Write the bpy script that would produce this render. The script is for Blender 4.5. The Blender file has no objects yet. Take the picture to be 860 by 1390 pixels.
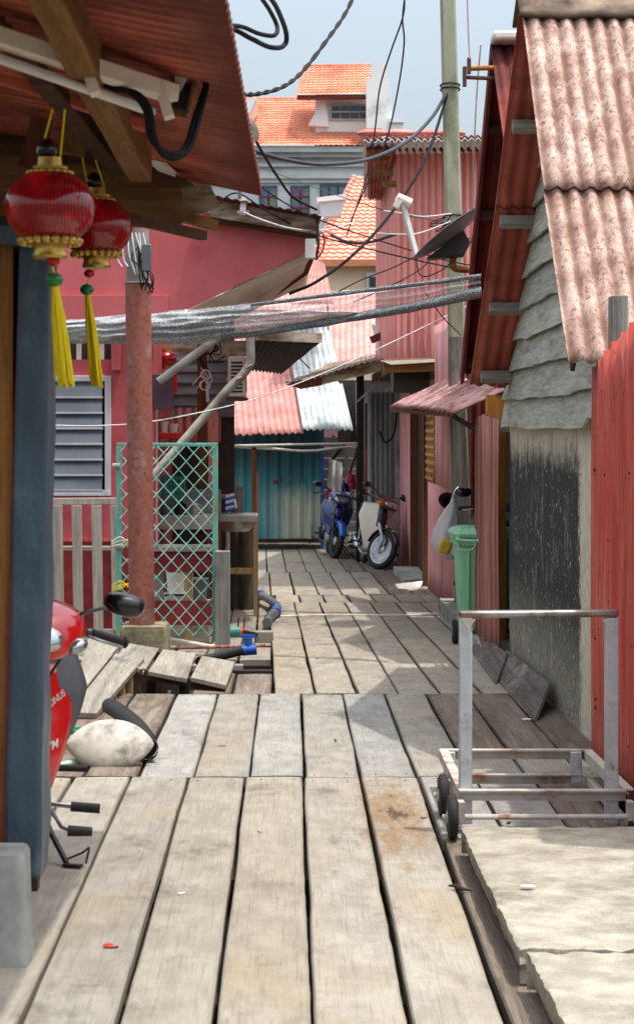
import bpy, bmesh, math, random
from mathutils import Vector, Matrix, noise
random.seed(7)
R = math.radians
PI = math.pi
scene = bpy.context.scene
COL = scene.collection
CAMZ, FPX, VX, VY = 1.65, 2500.0, 393.0, 579.0

def P(px, py, Y):
    return Vector(((px - VX) * Y / FPX, Y, CAMZ - (py - VY) * Y / FPX))

def lerp(a, b, t): return a + (b - a) * t

GP = [(-50, 0), (8.67, 0), (11.65, -.04), (20, -.2), (30.5, -.36), (500, -.36)]
def gz(Y):
    for (a, za), (b, zb) in zip(GP, GP[1:]):
        if Y <= b: return lerp(za, zb, (Y - a) / (b - a))
    return GP[-1][1]

def nz(x, y, z, s=1.0): return noise.noise(Vector((x * s, y * s, z * s)))

def srgb(r, g, b):
    f = lambda c: c / 12.92 if c <= .04045 else ((c + .055) / 1.055) ** 2.4
    return (f(r / 255), f(g / 255), f(b / 255), 1)

# ------------------------------------------------------------------ materials
class NT:
    def __init__(s, name):
        s.m = bpy.data.materials.new(name); s.m.use_nodes = True
        s.t = s.m.node_tree; s.t.nodes.clear()
        s.out = s.t.nodes.new('ShaderNodeOutputMaterial')
        s.b = s.t.nodes.new('ShaderNodeBsdfPrincipled')
        s.t.links.new(s.b.outputs[0], s.out.inputs[0])
    def n(s, typ, ins=None, **props):
        d = s.t.nodes.new(typ)
        for k, v in props.items(): setattr(d, k, v)
        for k, v in (ins or {}).items(): s.set(d, k, v)
        return d
    def set(s, d, k, v):
        i = d.inputs[k]
        if isinstance(v, bpy.types.NodeSocket): s.t.links.new(v, i)
        elif isinstance(v, bpy.types.Node): s.t.links.new(v.outputs[0], i)
        else: i.default_value = v
    def mix(s, f, a, b, mode='MIX'):
        d = s.t.nodes.new('ShaderNodeMix'); d.data_type = 'RGBA'; d.blend_type = mode
        s.set(d, 0, f); s.set(d, 6, a); s.set(d, 7, b)
        return d.outputs[2]
    def math(s, op, a, b=0.0, clamp=False):
        d = s.t.nodes.new('ShaderNodeMath'); d.operation = op; d.use_clamp = clamp
        s.set(d, 0, a); s.set(d, 1, b)
        return d.outputs[0]
    def ramp(s, f, lo, hi):
        d = s.t.nodes.new('ShaderNodeMapRange'); d.clamp = True
        d.interpolation_type = 'SMOOTHSTEP'
        s.set(d, 0, f); s.set(d, 1, lo); s.set(d, 2, hi)
        return d.outputs[0]
    def coords(s, stretch=(1, 1, 1), island=False):
        c = s.n('ShaderNodeTexCoord').outputs['Object']
        if island:
            g = s.n('ShaderNodeNewGeometry').outputs['Random Per Island']
            k = s.math('MULTIPLY', g, 37.0)
            c = s.n('ShaderNodeVectorMath', {0: c, 1: s.n('ShaderNodeCombineXYZ', {0: k, 1: k, 2: k}).outputs[0]}, operation='ADD').outputs[0]
        return s.n('ShaderNodeMapping', {'Vector': c, 'Scale': stretch}).outputs[0]
    def noise(s, c, scale, detail=6, rough=.6):
        return s.n('ShaderNodeTexNoise', {'Vector': c, 'Scale': scale, 'Detail': detail, 'Roughness': rough}).outputs[0]
    def bump(s, h, strength=.3, dist=.01):
        b = s.n('ShaderNodeBump', {'Height': h, 'Strength': strength, 'Distance': dist})
        s.set(s.b, 'Normal', b.outputs[0])

def weathered(name, c1, c2, scale=4, stretch=(1, 1, 1), dirt=None, dirt_amt=.35, dirt_scale=2.0, dirt_stretch=None,
              rough=.8, bump=.25, bscale=60, metal=0, island=0.0, spots=None, spot_amt=.3, spot_scale=40, dist=.006, spec=.3, groove=.5):
    m = NT(name)
    c = m.coords(stretch, island > 0)
    n1 = m.noise(c, scale, 7, .62)
    col = m.mix(m.ramp(n1, .32, .68), c1, c2)
    if dirt:
        cd = m.coords(dirt_stretch or stretch, island > 0)
        nd = m.noise(cd, dirt_scale, 8, .7)
        col = m.mix(m.ramp(nd, .62 - dirt_amt * .45, .78 - dirt_amt * .2), col, dirt)
    if spots:
        cs = m.coords((1, 1, 1))
        ns = m.noise(cs, spot_scale, 8, .78)
        col = m.mix(m.math('MULTIPLY', m.ramp(ns, .60 - spot_amt * .2, .72 - spot_amt * .2), .85), col, spots)
    if island:
        g = m.n('ShaderNodeNewGeometry').outputs['Random Per Island']
        v = m.math('ADD', m.math('MULTIPLY', g, island * 2), 1 - island)
        col = m.mix(1.0, col, m.n('ShaderNodeCombineXYZ', {0: v, 1: v, 2: v}).outputs[0], 'MULTIPLY')
    ga = m.n('ShaderNodeAttribute', attribute_name='groove').outputs['Fac']
    gn = m.math('ADD', ga, m.math('MULTIPLY', m.math('SUBTRACT', n1, .5), .9))
    gd = dirt or c2
    col = m.mix(m.math('MULTIPLY', m.ramp(gn, .25, .95), groove), col, tuple(x * .62 for x in gd[:3]) + (1,))  # troughs darkened: rib shading and dirt put into the colour
    m.set(m.b, 'Base Color', col)
    rr = m.math('ADD', m.math('MULTIPLY', n1, .25), rough - .12)
    m.set(m.b, 'Roughness', rr); m.set(m.b, 'Metallic', metal)
    m.set(m.b, 'Specular IOR Level', spec)
    if bump:
        nb = m.noise(m.coords(stretch), bscale, 5, .65)
        m.bump(m.math('ADD', nb, m.math('MULTIPLY', n1, .8)), bump, dist)
    return m.m

def lin(*c): return srgb(*c)

def wood(name, c1, c2, axis=1, dark=None, dark_amt=.3, warm=None, island=.12, grain=1.0, rough=.85, scuff=0.0):
    m = NT(name)
    st = [9, 9, 9]; st[axis] = .55
    fs = [120, 120, 120]; fs[axis] = 3.2
    ms = [1.6, 1.6, 1.6]; ms[axis] = .55
    n1 = m.noise(m.coords(tuple(st), True), 1.6, 10, .75)
    n2 = m.noise(m.coords(tuple(fs), True), 1.3, 4, .7)
    n3 = m.noise(m.coords(tuple(ms), True), 1.3, 6, .6)
    col = m.mix(m.ramp(n1, .3, .7), c1, c2)
    col = m.mix(m.math('MULTIPLY', m.ramp(n2, .48, .66), .55 * grain), col, tuple(x * .42 for x in c2[:3]) + (1,))
    if warm: col = m.mix(m.math('MULTIPLY', m.ramp(n3, .52, .75), .6), col, warm)
    if dark:
        n4 = m.noise(m.coords((1.1, .8, 1.1), False), 1.5, 8, .7)
        col = m.mix(m.ramp(n4, .66 - dark_amt * .35, .84 - dark_amt * .2), col, dark)
        n5 = m.noise(m.coords((14, 14, 14), False), 1.5, 4, .6)
        col = m.mix(m.math('MULTIPLY', m.ramp(n5, .64, .74), .35), col, dark)
    g = m.n('ShaderNodeNewGeometry').outputs['Random Per Island']
    v = m.math('ADD', m.math('MULTIPLY', g, island * 2), 1 - island)
    g2 = m.math('SUBTRACT', m.math('FRACT', m.math('MULTIPLY', g, 17.3)), .5)
    col = m.mix(1.0, col, m.n('ShaderNodeCombineXYZ', {0: m.math('ADD', v, m.math('MULTIPLY', g2, island * .18)), 1: v, 2: m.math('SUBTRACT', v, m.math('MULTIPLY', g2, island * .45))}).outputs[0], 'MULTIPLY')
    ga = m.n('ShaderNodeAttribute', attribute_name='groove').outputs['Fac']
    nb_ = m.noise(m.coords((3, 3, 3), True), 2.0, 8, .75)
    gn = m.math('ADD', ga, m.math('MULTIPLY', m.math('SUBTRACT', nb_, .5), .9))
    col = m.mix(m.math('MULTIPLY', m.ramp(gn, .72, 1.15), .62), col, tuple(x * .4 for x in c2[:3]) + (1,))
    sc = m.noise(m.coords((2.5, 2.5, 2.5), True), 2.6, 10, .8)
    col = m.mix(m.math('MULTIPLY', m.ramp(sc, .54, .72), .38 * scuff), col, tuple(min(1, x * 1.5) for x in c1[:3]) + (1,))
    m.set(m.b, 'Base Color', col)
    m.set(m.b, 'Roughness', m.math('ADD', m.math('MULTIPLY', n1, .3), rough - .15))
    m.set(m.b, 'Specular IOR Level', .25)
    m.bump(m.math('ADD', n2, m.math('MULTIPLY', n1, 1.5)), .5, .006)
    return m.m

def plain(name, c, rough=.5, metal=0, spec=.5, coat=0, var=.12, scale=8, bump=0, trans=0, dirt=None):
    m = NT(name)
    n = m.noise(m.coords(), scale, 6, .6)
    d = tuple(x * (1 - var * 2) for x in c[:3]) + (1,)
    col = m.mix(m.ramp(n, .3, .7), c, d)
    if dirt:
        n2 = m.noise(m.coords(), 14, 8, .75)
        col = m.mix(m.ramp(n2, .55, .75), col, dirt)
    m.set(m.b, 'Base Color', col)
    m.set(m.b, 'Roughness', m.math('ADD', m.math('MULTIPLY', n, .2), max(rough - .1, .02)))
    m.set(m.b, 'Metallic', metal); m.set(m.b, 'Specular IOR Level', spec)
    m.set(m.b, 'Coat Weight', coat); m.set(m.b, 'Coat Roughness', .08)
    m.set(m.b, 'Transmission Weight', trans)
    if bump: m.bump(m.noise(m.coords(), 50, 5, .6), bump, .004)
    return m.m

M = {}
def deckwood(name, c1, c2, dark, warm, stain=False):
    m = NT(name)
    iso = m.noise(m.coords((5, 2.6, 5), True), 1.6, 12, .72)
    gr = m.noise(m.coords((90, 2.6, 90), True), 1.2, 8, .75)
    saw = m.noise(m.coords((3, 60, 3), True), 1.4, 4, .6)
    big = m.noise(m.coords((2.2, .9, 2.2), True), 1.1, 5, .6)
    fine = m.noise(m.coords((40, 22, 40), True), 2.2, 6, .7)
    col = m.mix(m.ramp(iso, .34, .66), c2, c1)
    col = m.mix(m.math('MULTIPLY', m.ramp(big, .5, .74), .55), col, warm)
    col = m.mix(m.math('MULTIPLY', m.ramp(gr, .48, .66), .46), col, tuple(x * .5 for x in c2[:3]) + (1,))
    col = m.mix(m.math('MULTIPLY', m.ramp(saw, .52, .68), .24), col, tuple(x * .6 for x in c2[:3]) + (1,))
    col = m.mix(m.math('MULTIPLY', m.ramp(fine, .60, .74), .4), col, dark)
    pt = m.noise(m.coords((1.5, 1.1, 1.5), False), 1.7, 10, .75)
    col = m.mix(m.math('MULTIPLY', m.ramp(pt, .53, .68), .6), col, dark)
    sc = m.noise(m.coords((3.5, 2.2, 3.5), True), 2.8, 11, .8)
    col = m.mix(m.math('MULTIPLY', m.ramp(sc, .55, .70), .45), col, tuple(min(1, x * 1.35) for x in c1[:3]) + (1,))
    ga = m.n('ShaderNodeAttribute', attribute_name='groove').outputs['Fac']
    gn = m.math('ADD', ga, m.math('MULTIPLY', m.math('SUBTRACT', iso, .5), 1.1))
    col = m.mix(m.math('MULTIPLY', m.ramp(gn, .86, 1.3), .7), col, tuple(x * .5 for x in dark[:3]) + (1,))
    if stain:   # rusty water stain where the trolley drips
        c = m.coords((1, 1, 1)); sx = m.n('ShaderNodeSeparateXYZ', {0: c})
        dx = m.math('MULTIPLY', m.math('SUBTRACT', sx.outputs[0], .44), 5.2); dy = m.math('MULTIPLY', m.math('SUBTRACT', sx.outputs[1], 7.8), .95)
        d = m.math('SQRT', m.math('ADD', m.math('MULTIPLY', dx, dx), m.math('MULTIPLY', dy, dy)))
        nn_ = m.noise(m.coords((14, 4, 1)), 1.0, 9, .75)
        f = m.math('SUBTRACT', m.math('ADD', 1.0, m.math('MULTIPLY', m.math('SUBTRACT', nn_, .5), 3.4)), d)
        col = m.mix(m.math('MULTIPLY', m.ramp(f, .05, .7), .75), col, lin(126, 98, 66))
        col = m.mix(m.math('MULTIPLY', m.ramp(f, .75, 1.15), .8), col, lin(62, 48, 36))
    g = m.n('ShaderNodeNewGeometry').outputs['Random Per Island']
    v = m.math('ADD', m.math('MULTIPLY', g, .26), .87)
    g2 = m.math('SUBTRACT', m.math('FRACT', m.math('MULTIPLY', g, 17.3)), .5)
    col = m.mix(1.0, col, m.n('ShaderNodeCombineXYZ', {0: m.math('ADD', v, m.math('MULTIPLY', g2, .05)), 1: v, 2: m.math('SUBTRACT', v, m.math('MULTIPLY', g2, .10))}).outputs[0], 'MULTIPLY')
    m.set(m.b, 'Base Color', col); m.set(m.b, 'Roughness', m.math('ADD', m.math('MULTIPLY', iso, .25), .68)); m.set(m.b, 'Specular IOR Level', .25)
    m.bump(m.math('ADD', m.math('ADD', gr, fine), m.math('MULTIPLY', iso, 1.4)), .4, .006)
    return m.m
M['deck'] = deckwood('boardwalk_tan_wood', lin(158, 152, 139), lin(136, 129, 116), lin(86, 78, 66), lin(154, 136, 108), True)
M['deck_grey'] = deckwood('boardwalk_grey_wood', lin(160, 157, 149), lin(136, 132, 124), lin(86, 80, 71), lin(150, 138, 118))
M['deck_far'] = deckwood('boardwalk_far_wood', lin(160, 153, 140), lin(134, 127, 113), lin(80, 72, 61), lin(154, 130, 100))
M['deck_dark'] = wood('boardwalk_damp_wood', lin(138, 126, 114), lin(92, 82, 73), 1, dark=lin(54, 46, 40), dark_amt=.42, warm=lin(122, 94, 72), island=.18, scuff=.8)
M['joist'] = wood('joist_wood', lin(70, 62, 52), lin(40, 34, 28), 0)
M['oldboard'] = wood('old_grey_board', lin(160, 154, 142), lin(120, 113, 100), 1, dark=lin(80, 72, 60), dark_amt=.3, island=.1)
M['oldboard_x'] = wood('old_grey_board_across', lin(170, 166, 154), lin(120, 114, 102), 0, dark=lin(80, 74, 62), dark_amt=.25)
M['post_grey'] = wood('grey_post_wood', lin(158, 156, 148), lin(102, 98, 90), 2, dark=lin(60, 56, 46), dark_amt=.35)
M['picket'] = wood('picket_wood', lin(186, 180, 168), lin(150, 140, 128), 2, dark=lin(110, 96, 84), dark_amt=.2)
M['leanboard'] = wood('leaning_board_wood', lin(120, 110, 104), lin(74, 64, 60), 1, dark=lin(168, 160, 152), dark_amt=.28)
M['rafter'] = wood('rafter_timber', lin(158, 118, 72), lin(110, 76, 42), 1, dark=lin(60, 42, 28), dark_amt=.25)
M['beam_dark'] = wood('dark_beam_timber', lin(98, 70, 52), lin(60, 42, 32), 0)
M['ply'] = wood('plywood', lin(168, 116, 64), lin(132, 84, 42), 2, dark=lin(80, 46, 24), dark_amt=.3)
M['ply_x'] = wood('plywood_band', lin(150, 110, 72), lin(112, 78, 50), 0, dark=lin(66, 46, 32), dark_amt=.35)
M['brown_post'] = wood('brown_post_wood', lin(120, 72, 42), lin(84, 48, 28), 2)
M['door_dark'] = wood('dark_door_wood', lin(72, 46, 32), lin(42, 27, 19), 2)
M['tan'] = wood('tan_timber', lin(196, 166, 120), lin(160, 128, 86), 2)
M['maroon'] = weathered('maroon_paint', lin(144, 48, 52), lin(116, 38, 44), 5, dirt=lin(60, 20, 20), dirt_amt=.25)
M['fibre'] = weathered('fibre_cement_roof', lin(206, 180, 168), lin(172, 142, 130), 6, (1, 1, 1), dirt=lin(140, 104, 88), dirt_amt=.34, dirt_scale=9, dirt_stretch=(1, .6, .6), rough=.95, bump=.5, bscale=45, spots=lin(104, 76, 60), spot_amt=.5, spot_scale=38, groove=.95)
M['red_under'] = weathered('red_roof_underside', lin(190, 104, 84), lin(158, 78, 62), 3, dirt=lin(96, 40, 32), dirt_amt=.3, rough=.75, bump=.15)
M['darkred'] = weathered('dark_red_sheet', lin(132, 56, 50), lin(98, 40, 36), 3, dirt=lin(74, 34, 30), dirt_amt=.35, rough=.8)
M['ridge'] = weathered('ridge_cap', lin(150, 128, 110), lin(108, 88, 72), 5, dirt=lin(60, 48, 40), dirt_amt=.4)
M['siding'] = weathered('grey_green_siding', lin(178, 180, 168), lin(144, 146, 132), 4, (7, .8, 12), dirt=lin(108, 110, 96), dirt_amt=.3, dirt_scale=2.2, dirt_stretch=(5, .6, 5), island=.12, rough=.7, bump=.1, bscale=9)
M['redfence'] = weathered('red_corrugated_paint', lin(204, 90, 76), lin(184, 72, 60), 3, (2, 5, .25), dirt=lin(206, 124, 110), dirt_amt=.36, dirt_scale=4, dirt_stretch=(8, 8, .5), rough=.62, bump=.15, spots=lin(110, 34, 28), spot_amt=.2, spot_scale=22)
M['pinkfence'] = weathered('pink_weathered_sheet', lin(226, 162, 154), lin(208, 136, 130), 3, (2, 2, .3), dirt=lin(122, 76, 64), dirt_amt=.85, dirt_scale=1.6, dirt_stretch=(9, 9, .22), rough=.8)
M['pinkwall'] = weathered('pink_painted_sheet', lin(228, 168, 168), lin(216, 150, 152), 2, (1, 1, .4), dirt=lin(168, 92, 94), dirt_amt=.25, dirt_scale=3, dirt_stretch=(4, 4, .35), rough=.7, bump=.1)
M['pinkupper'] = weathered('rose_painted_sheet', lin(240, 164, 154), lin(228, 146, 138), 2, (1, 1, .4), dirt=lin(152, 70, 70), dirt_amt=.25, dirt_scale=3, dirt_stretch=(4, 4, .3), rough=.7, bump=.1)
M['pinkroof'] = weathered('pink_roof_sheet', lin(194, 142, 134), lin(170, 116, 110), 3, dirt=lin(172, 104, 92), dirt_amt=.3, dirt_scale=2.5, rough=.75, bump=.15)
M['paleroof'] = weathered('pale_pink_roof_sheet', lin(204, 158, 150), lin(186, 136, 130), 3, dirt=lin(168, 118, 104), dirt_amt=.4, dirt_scale=2.5, rough=.8)
M['zinc'] = weathered('zinc_sheet', lin(200, 206, 204), lin(176, 184, 182), 3, dirt=lin(128, 136, 136), dirt_amt=.3, rough=.5, metal=.15, bump=.1)
M['awning'] = weathered('pink_awning_sheet', lin(220, 178, 176), lin(202, 150, 148), 4, dirt=lin(146, 104, 94), dirt_amt=.4, dirt_scale=4, rough=.85, spots=lin(150, 96, 84), spot_amt=.25)
M['greysheet'] = weathered('grey_metal_sheet', lin(150, 152, 154), lin(112, 114, 118), 3, (1, 1, .3), dirt=lin(80, 78, 76), dirt_amt=.3, rough=.55, metal=.3)
M['houserred'] = weathered('crimson_wall_paint', lin(194, 92, 96), lin(180, 78, 84), 2, dirt=lin(152, 56, 68), dirt_amt=.2, rough=.6, bump=.06)
M['housepink'] = weathered('rose_wall_paint', lin(200, 106, 108), lin(188, 92, 96), 1.5, dirt=lin(176, 78, 88), dirt_amt=.2, rough=.7, bump=.06)
M['cream'] = weathered('cream_board', lin(244, 236, 220), lin(230, 220, 202), 3, dirt=lin(190, 174, 150), dirt_amt=.2, rough=.7, groove=.12)
M['fascia'] = weathered('weathered_fascia', lin(190, 178, 160), lin(150, 132, 112), 4, (1, 1, 4), dirt=lin(104, 80, 58), dirt_amt=.4, rough=.8)
M['whitepaint'] = weathered('white_paint', lin(232, 232, 228), lin(216, 216, 212), 3, dirt=lin(176, 172, 162), dirt_amt=.15, rough=.5, bump=.05)
M['winframe'] = weathered('pale_window_frame', lin(206, 206, 212), lin(184, 184, 192), 3, rough=.5, bump=.05)
M['glass_slat'] = plain('louvre_glass', lin(128, 138, 148), .14, 0, .6, var=.15, scale=3)
M['darkglass'] = plain('dark_window_glass', lin(40, 48, 56), .08, 0, .6)
M['bluepanel'] = weathered('blue_grey_sheeting', lin(72, 88, 100), lin(52, 68, 80), 2.2, (1, 1, .5), dirt=lin(98, 114, 124), dirt_amt=.3, dirt_scale=5, rough=.42, bump=.5, bscale=6, dist=.03)
M['trimred'] = plain('dark_red_trim', lin(96, 24, 26), .6)
M['roofunder'] = weathered('red_brown_roof_underside', lin(198, 110, 84), lin(164, 80, 62), 3, dirt=lin(116, 54, 42), dirt_amt=.3, dirt_scale=1.5, rough=.6, bump=.1, groove=.9)
M['lantern'] = NT('red_lantern_plastic').m
m = NT('red_lantern_plastic2'); bpy.data.materials.remove(M['lantern'])
w = m.n('ShaderNodeTexWave', {'Vector': m.coords((1, 1, 1)), 'Scale': 34.0, 'Distortion': 1.0})
col = m.mix(w.outputs[1], lin(150, 6, 20), lin(222, 30, 44))
m.set(m.b, 'Base Color', col); m.set(m.b, 'Roughness', .16); m.set(m.b, 'Transmission Weight', .55); m.set(m.b, 'Coat Weight', .3)
m.bump(w.outputs[1], .12, .002); M['lantern'] = m.m; m.m.name = 'red_lantern_plastic'
M['gold'] = plain('gold_plastic', lin(212, 176, 84), .3, .6, var=.2, scale=30)
M['yellow'] = weathered('yellow_thread', lin(246, 226, 40), lin(226, 200, 20), 30, (4, 4, .2), rough=.8, bump=.4, bscale=80)
M['greenbead'] = plain('green_bead', lin(24, 128, 62), .25)
M['redbead'] = plain('red_bead', lin(190, 20, 34), .25)
M['black'] = plain('black_rubber', lin(22, 22, 24), .55, var=.2)
M['blackgloss'] = plain('black_plastic', lin(18, 19, 22), .25, coat=.3)
M['tyre'] = plain('tyre_rubber', lin(30, 30, 31), .8, var=.25, dirt=lin(70, 64, 56))
M['greyplastic'] = plain('grey_plastic', lin(92, 98, 104), .45, var=.12, dirt=lin(70, 72, 74))
M['cable'] = plain('black_cable', lin(20, 20, 22), .7, spec=.25)
M['cable_grey'] = plain('grey_cable', lin(66, 70, 76), .6, spec=.3)
M['cable_white'] = plain('white_cable', lin(214, 214, 214), .5)
M['concrete'] = weathered('rough_concrete', lin(176, 171, 156), lin(146, 140, 125), 7, (1, 1.1, 1), dirt=lin(104, 96, 80), dirt_amt=.40, dirt_scale=2.6, dirt_stretch=(.8, 1.2, 1), rough=.95, bump=.7, bscale=150, spots=lin(96, 88, 74), spot_amt=.3, spot_scale=90, dist=.008)
M['concrete_grey'] = weathered('grey_concrete', lin(164, 166, 160), lin(130, 134, 128), 4, dirt=lin(98, 100, 94), dirt_amt=.35, rough=.95, bump=.5, bscale=30)
M['mossblock'] = weathered('mossy_concrete', lin(158, 148, 122), lin(120, 110, 84), 5, dirt=lin(84, 80, 44), dirt_amt=.45, rough=.95, bump=.7, bscale=25, dist=.015)
M['rustpole'] = weathered('rust_painted_pole', lin(152, 94, 80), lin(126, 70, 56), 6, (1, 1, .7), dirt=lin(158, 126, 118), dirt_amt=.35, dirt_scale=6, rough=.75, bump=.2, spots=lin(116, 58, 42), spot_amt=.5, spot_scale=22)
M['greypole'] = weathered('bare_grey_pole', lin(150, 144, 146), lin(128, 118, 118), 6, dirt=lin(120, 84, 78), dirt_amt=.35, rough=.7)
M['utility'] = weathered('green_grey_concrete_pole', lin(170, 176, 152), lin(148, 156, 132), 4, (1, 1, .4), dirt=lin(112, 116, 92), dirt_amt=.3, rough=.9, bump=.3)
M['galv'] = weathered('galvanised_pipe', lin(176, 172, 162), lin(146, 140, 130), 5, dirt=lin(110, 92, 78), dirt_amt=.3, rough=.5, metal=.25)
M['mint'] = weathered('mint_green_paint', lin(112, 190, 172), lin(84, 164, 148), 5, dirt=lin(150, 140, 110), dirt_amt=.35, dirt_scale=6, rough=.6)
M['chain'] = weathered('mint_chain_wire', lin(140, 206, 190), lin(96, 176, 158), 9, dirt=lin(196, 208, 198), dirt_amt=.45, dirt_scale=5, rough=.6, bump=0)
M['steelpaint'] = weathered('silver_grey_paint', lin(196, 202, 206), lin(170, 178, 184), 5, dirt=lin(138, 110, 86), dirt_amt=.2, dirt_scale=9, rough=.55, metal=.1, spots=lin(120, 76, 48), spot_amt=.12, spot_scale=40)
M['rusty'] = weathered('rusted_angle_iron', lin(198, 194, 186), lin(172, 166, 156), 8, dirt=lin(140, 92, 60), dirt_amt=.32, dirt_scale=7, rough=.85, bump=.3)
M['steelbar'] = weathered('bare_steel_tube', lin(176, 174, 170), lin(136, 132, 128), 8, dirt=lin(120, 96, 78), dirt_amt=.3, dirt_scale=8, rough=.32, metal=.75, bump=.1)
M['chrome'] = plain('chrome', lin(200, 200, 204), .18, .95)
M['alloy'] = plain('alloy', lin(168, 170, 172), .35, .7)
M['redpaint'] = plain('red_motorbike_paint', lin(206, 22, 26), .18, 0, .5, coat=.7, var=.04)
M['bluepaint'] = plain('dark_blue_motorbike_paint', lin(24, 46, 112), .2, 0, .5, coat=.7, var=.1)
M['brightblue'] = plain('bright_blue_paint', lin(22, 92, 214), .25, coat=.5)
M['creamplastic'] = plain('cream_plastic', lin(222, 218, 202), .4, var=.06)
M['lens'] = plain('clear_lens', lin(196, 202, 206), .06, .75, .8, coat=1, var=.36, scale=16)
M['amber'] = plain('amber_lens', lin(220, 120, 20), .15)
M['redlens'] = plain('red_lens', lin(170, 16, 16), .15)
M['seat'] = plain('black_vinyl', lin(24, 24, 26), .5)
M['brownplastic'] = plain('brown_plastic', lin(104, 66, 42), .4, var=.2)
M['silverdecal'] = plain('pale_decal', lin(214, 208, 200), .4)
M['binplastic'] = weathered('green_bin_plastic', lin(140, 200, 160), lin(116, 178, 138), 3, (1, 1, .3), dirt=lin(78, 132, 98), dirt_amt=.3, dirt_scale=3, dirt_stretch=(3, 3, .4), rough=.5, bump=.08)
m = NT('white_plastic_bag'); m.set(m.b, 'Base Color', lin(236, 236, 238)); m.set(m.b, 'Roughness', .3); m.set(m.b, 'Alpha', m.math('ADD', .66, m.math('MULTIPLY', m.noise(m.coords(), 9, 6, .7), .5)))
m.bump(m.noise(m.coords((1, 1, .5)), 30, 6, .7), .8, .01); M['bag'] = m.m
M['bagyellow'] = plain('yellow_packet', lin(226, 190, 40), .4)
M['dome'] = weathered('stained_white_dome', lin(204, 200, 190), lin(184, 178, 166), 4, dirt=lin(112, 108, 102), dirt_amt=.42, dirt_scale=6, rough=.6, bump=.15)
M['hosegreen'] = plain('green_hose', lin(24, 138, 104), .4)
M['palegreen'] = plain('pale_green_pipe', lin(168, 200, 176), .5)
M['teal_fit'] = plain('teal_fitting', lin(62, 140, 134), .5)
M['blue_fit'] = plain('blue_fitting', lin(34, 92, 176), .4)
M['red_fit'] = plain('red_fitting', lin(198, 40, 32), .4)
M['pvc'] = plain('white_pvc', lin(206, 202, 190), .5, dirt=lin(150, 140, 120))
M['stainless'] = plain('stainless_steel', lin(190, 188, 180), .35, .6, var=.15, dirt=lin(150, 140, 122))
M['pile'] = weathered('dark_mossy_pile', lin(74, 70, 60), lin(44, 40, 34), 8, (1, 1, .4), dirt=lin(110, 104, 84), dirt_amt=.3, rough=.95, bump=.8, bscale=20, dist=.02)
M['tealcrate'] = plain('teal_plastic', lin(26, 110, 104), .45)
M['redplastic'] = plain('red_plastic', lin(208, 26, 24), .4)
M['purplebox'] = weathered('purple_brown_sheet', lin(92, 66, 78), lin(76, 54, 64), 4, rough=.7)
M['dimgrey'] = weathered('dim_grey_board', lin(134, 136, 140), lin(106, 108, 112), 4, (.6, 1, 5), rough=.8, island=.08)
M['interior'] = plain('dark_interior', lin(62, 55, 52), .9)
M['pinkcloth'] = plain('pink_cloth', lin(206, 60, 84), .9)
M['whitecloth'] = plain('white_cloth', lin(232, 230, 228), .9, bump=.3)
M['tile'] = weathered('terracotta_tile', lin(216, 150, 120), lin(202, 130, 102), 1.2, dirt=lin(188, 104, 78), dirt_amt=.35, dirt_scale=.8, rough=.8, bump=.2, bscale=6, spots=lin(196, 112, 84), spot_amt=.3, spot_scale=3)
M['tile_pale'] = weathered('salmon_tile', lin(228, 160, 140), lin(214, 140, 120), 1.4, dirt=lin(196, 120, 102), dirt_amt=.35, dirt_scale=1, rough=.8, bump=.2, bscale=6)
M['bwall'] = weathered('pale_grey_render', lin(208, 214, 214), lin(194, 200, 202), .5, (1, 1, 2.5), dirt=lin(150, 160, 166), dirt_amt=.3, dirt_scale=.6, rough=.9, bump=.1, bscale=4)
M['bwhite'] = weathered('white_render', lin(248, 248, 246), lin(238, 238, 238), .5, dirt=lin(190, 190, 190), dirt_amt=.2, dirt_scale=.6, rough=.9, bump=.05)
M['beige'] = weathered('beige_render', lin(232, 214, 188), lin(216, 196, 168), .6, dirt=lin(184, 160, 132), dirt_amt=.2, rough=.9)
M['orangefascia'] = plain('orange_fascia', lin(206, 132, 92), .7)
M['redfascia'] = plain('red_fascia', lin(130, 44, 40), .7)
m = NT('stained_glass_panes')
vo = m.n('ShaderNodeTexVoronoi', {'Vector': m.coords((1, 1, 1)), 'Scale': 2.2})
col = m.mix(.55, vo.outputs['Color'], lin(60, 90, 130)); m.set(m.b, 'Base Color', m.mix(.65, col, lin(52, 66, 84))); m.set(m.b, 'Roughness', .1); M['stained'] = m.m
M['dishgrey'] = plain('grey_dish_paint', lin(112, 118, 124), .45, var=.1)
M['dishback'] = plain('dark_dish_back', lin(40, 44, 46), .5, var=.15)
M['whitedish'] = plain('white_dish_paint', lin(224, 222, 214), .5)
M['rustpipe'] = weathered('rusty_yellow_pipe', lin(178, 122, 58), lin(140, 86, 40), 8, dirt=lin(96, 52, 30), dirt_amt=.4, rough=.8)
M['rustrod'] = plain('rusty_rod', lin(92, 62, 52), .8)
M['orangeend'] = wood('orange_timber_end', lin(214, 150, 72), lin(178, 112, 48), 2, dark=lin(120, 74, 36), dark_amt=.35)
M['lattice'] = weathered('gold_lattice_paint', lin(214, 170, 90), lin(160, 116, 56), 12, dirt=lin(100, 64, 34), dirt_amt=.4, rough=.7)
M['mud'] = weathered('dark_mud', lin(74, 66, 54), lin(52, 46, 38), 1.2, dirt=lin(40, 36, 30), dirt_amt=.4, rough=.7, bump=.4, bscale=6, dist=.05)
M['leafred'] = plain('red_leaf', lin(190, 48, 32), .6)
M['leafdry'] = plain('dry_twig', lin(48, 40, 34), .9)
M['paper'] = plain('paper', lin(226, 224, 218), .9)
M['green_pale'] = plain('pale_plastic_white', lin(216, 214, 206), .4)
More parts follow.
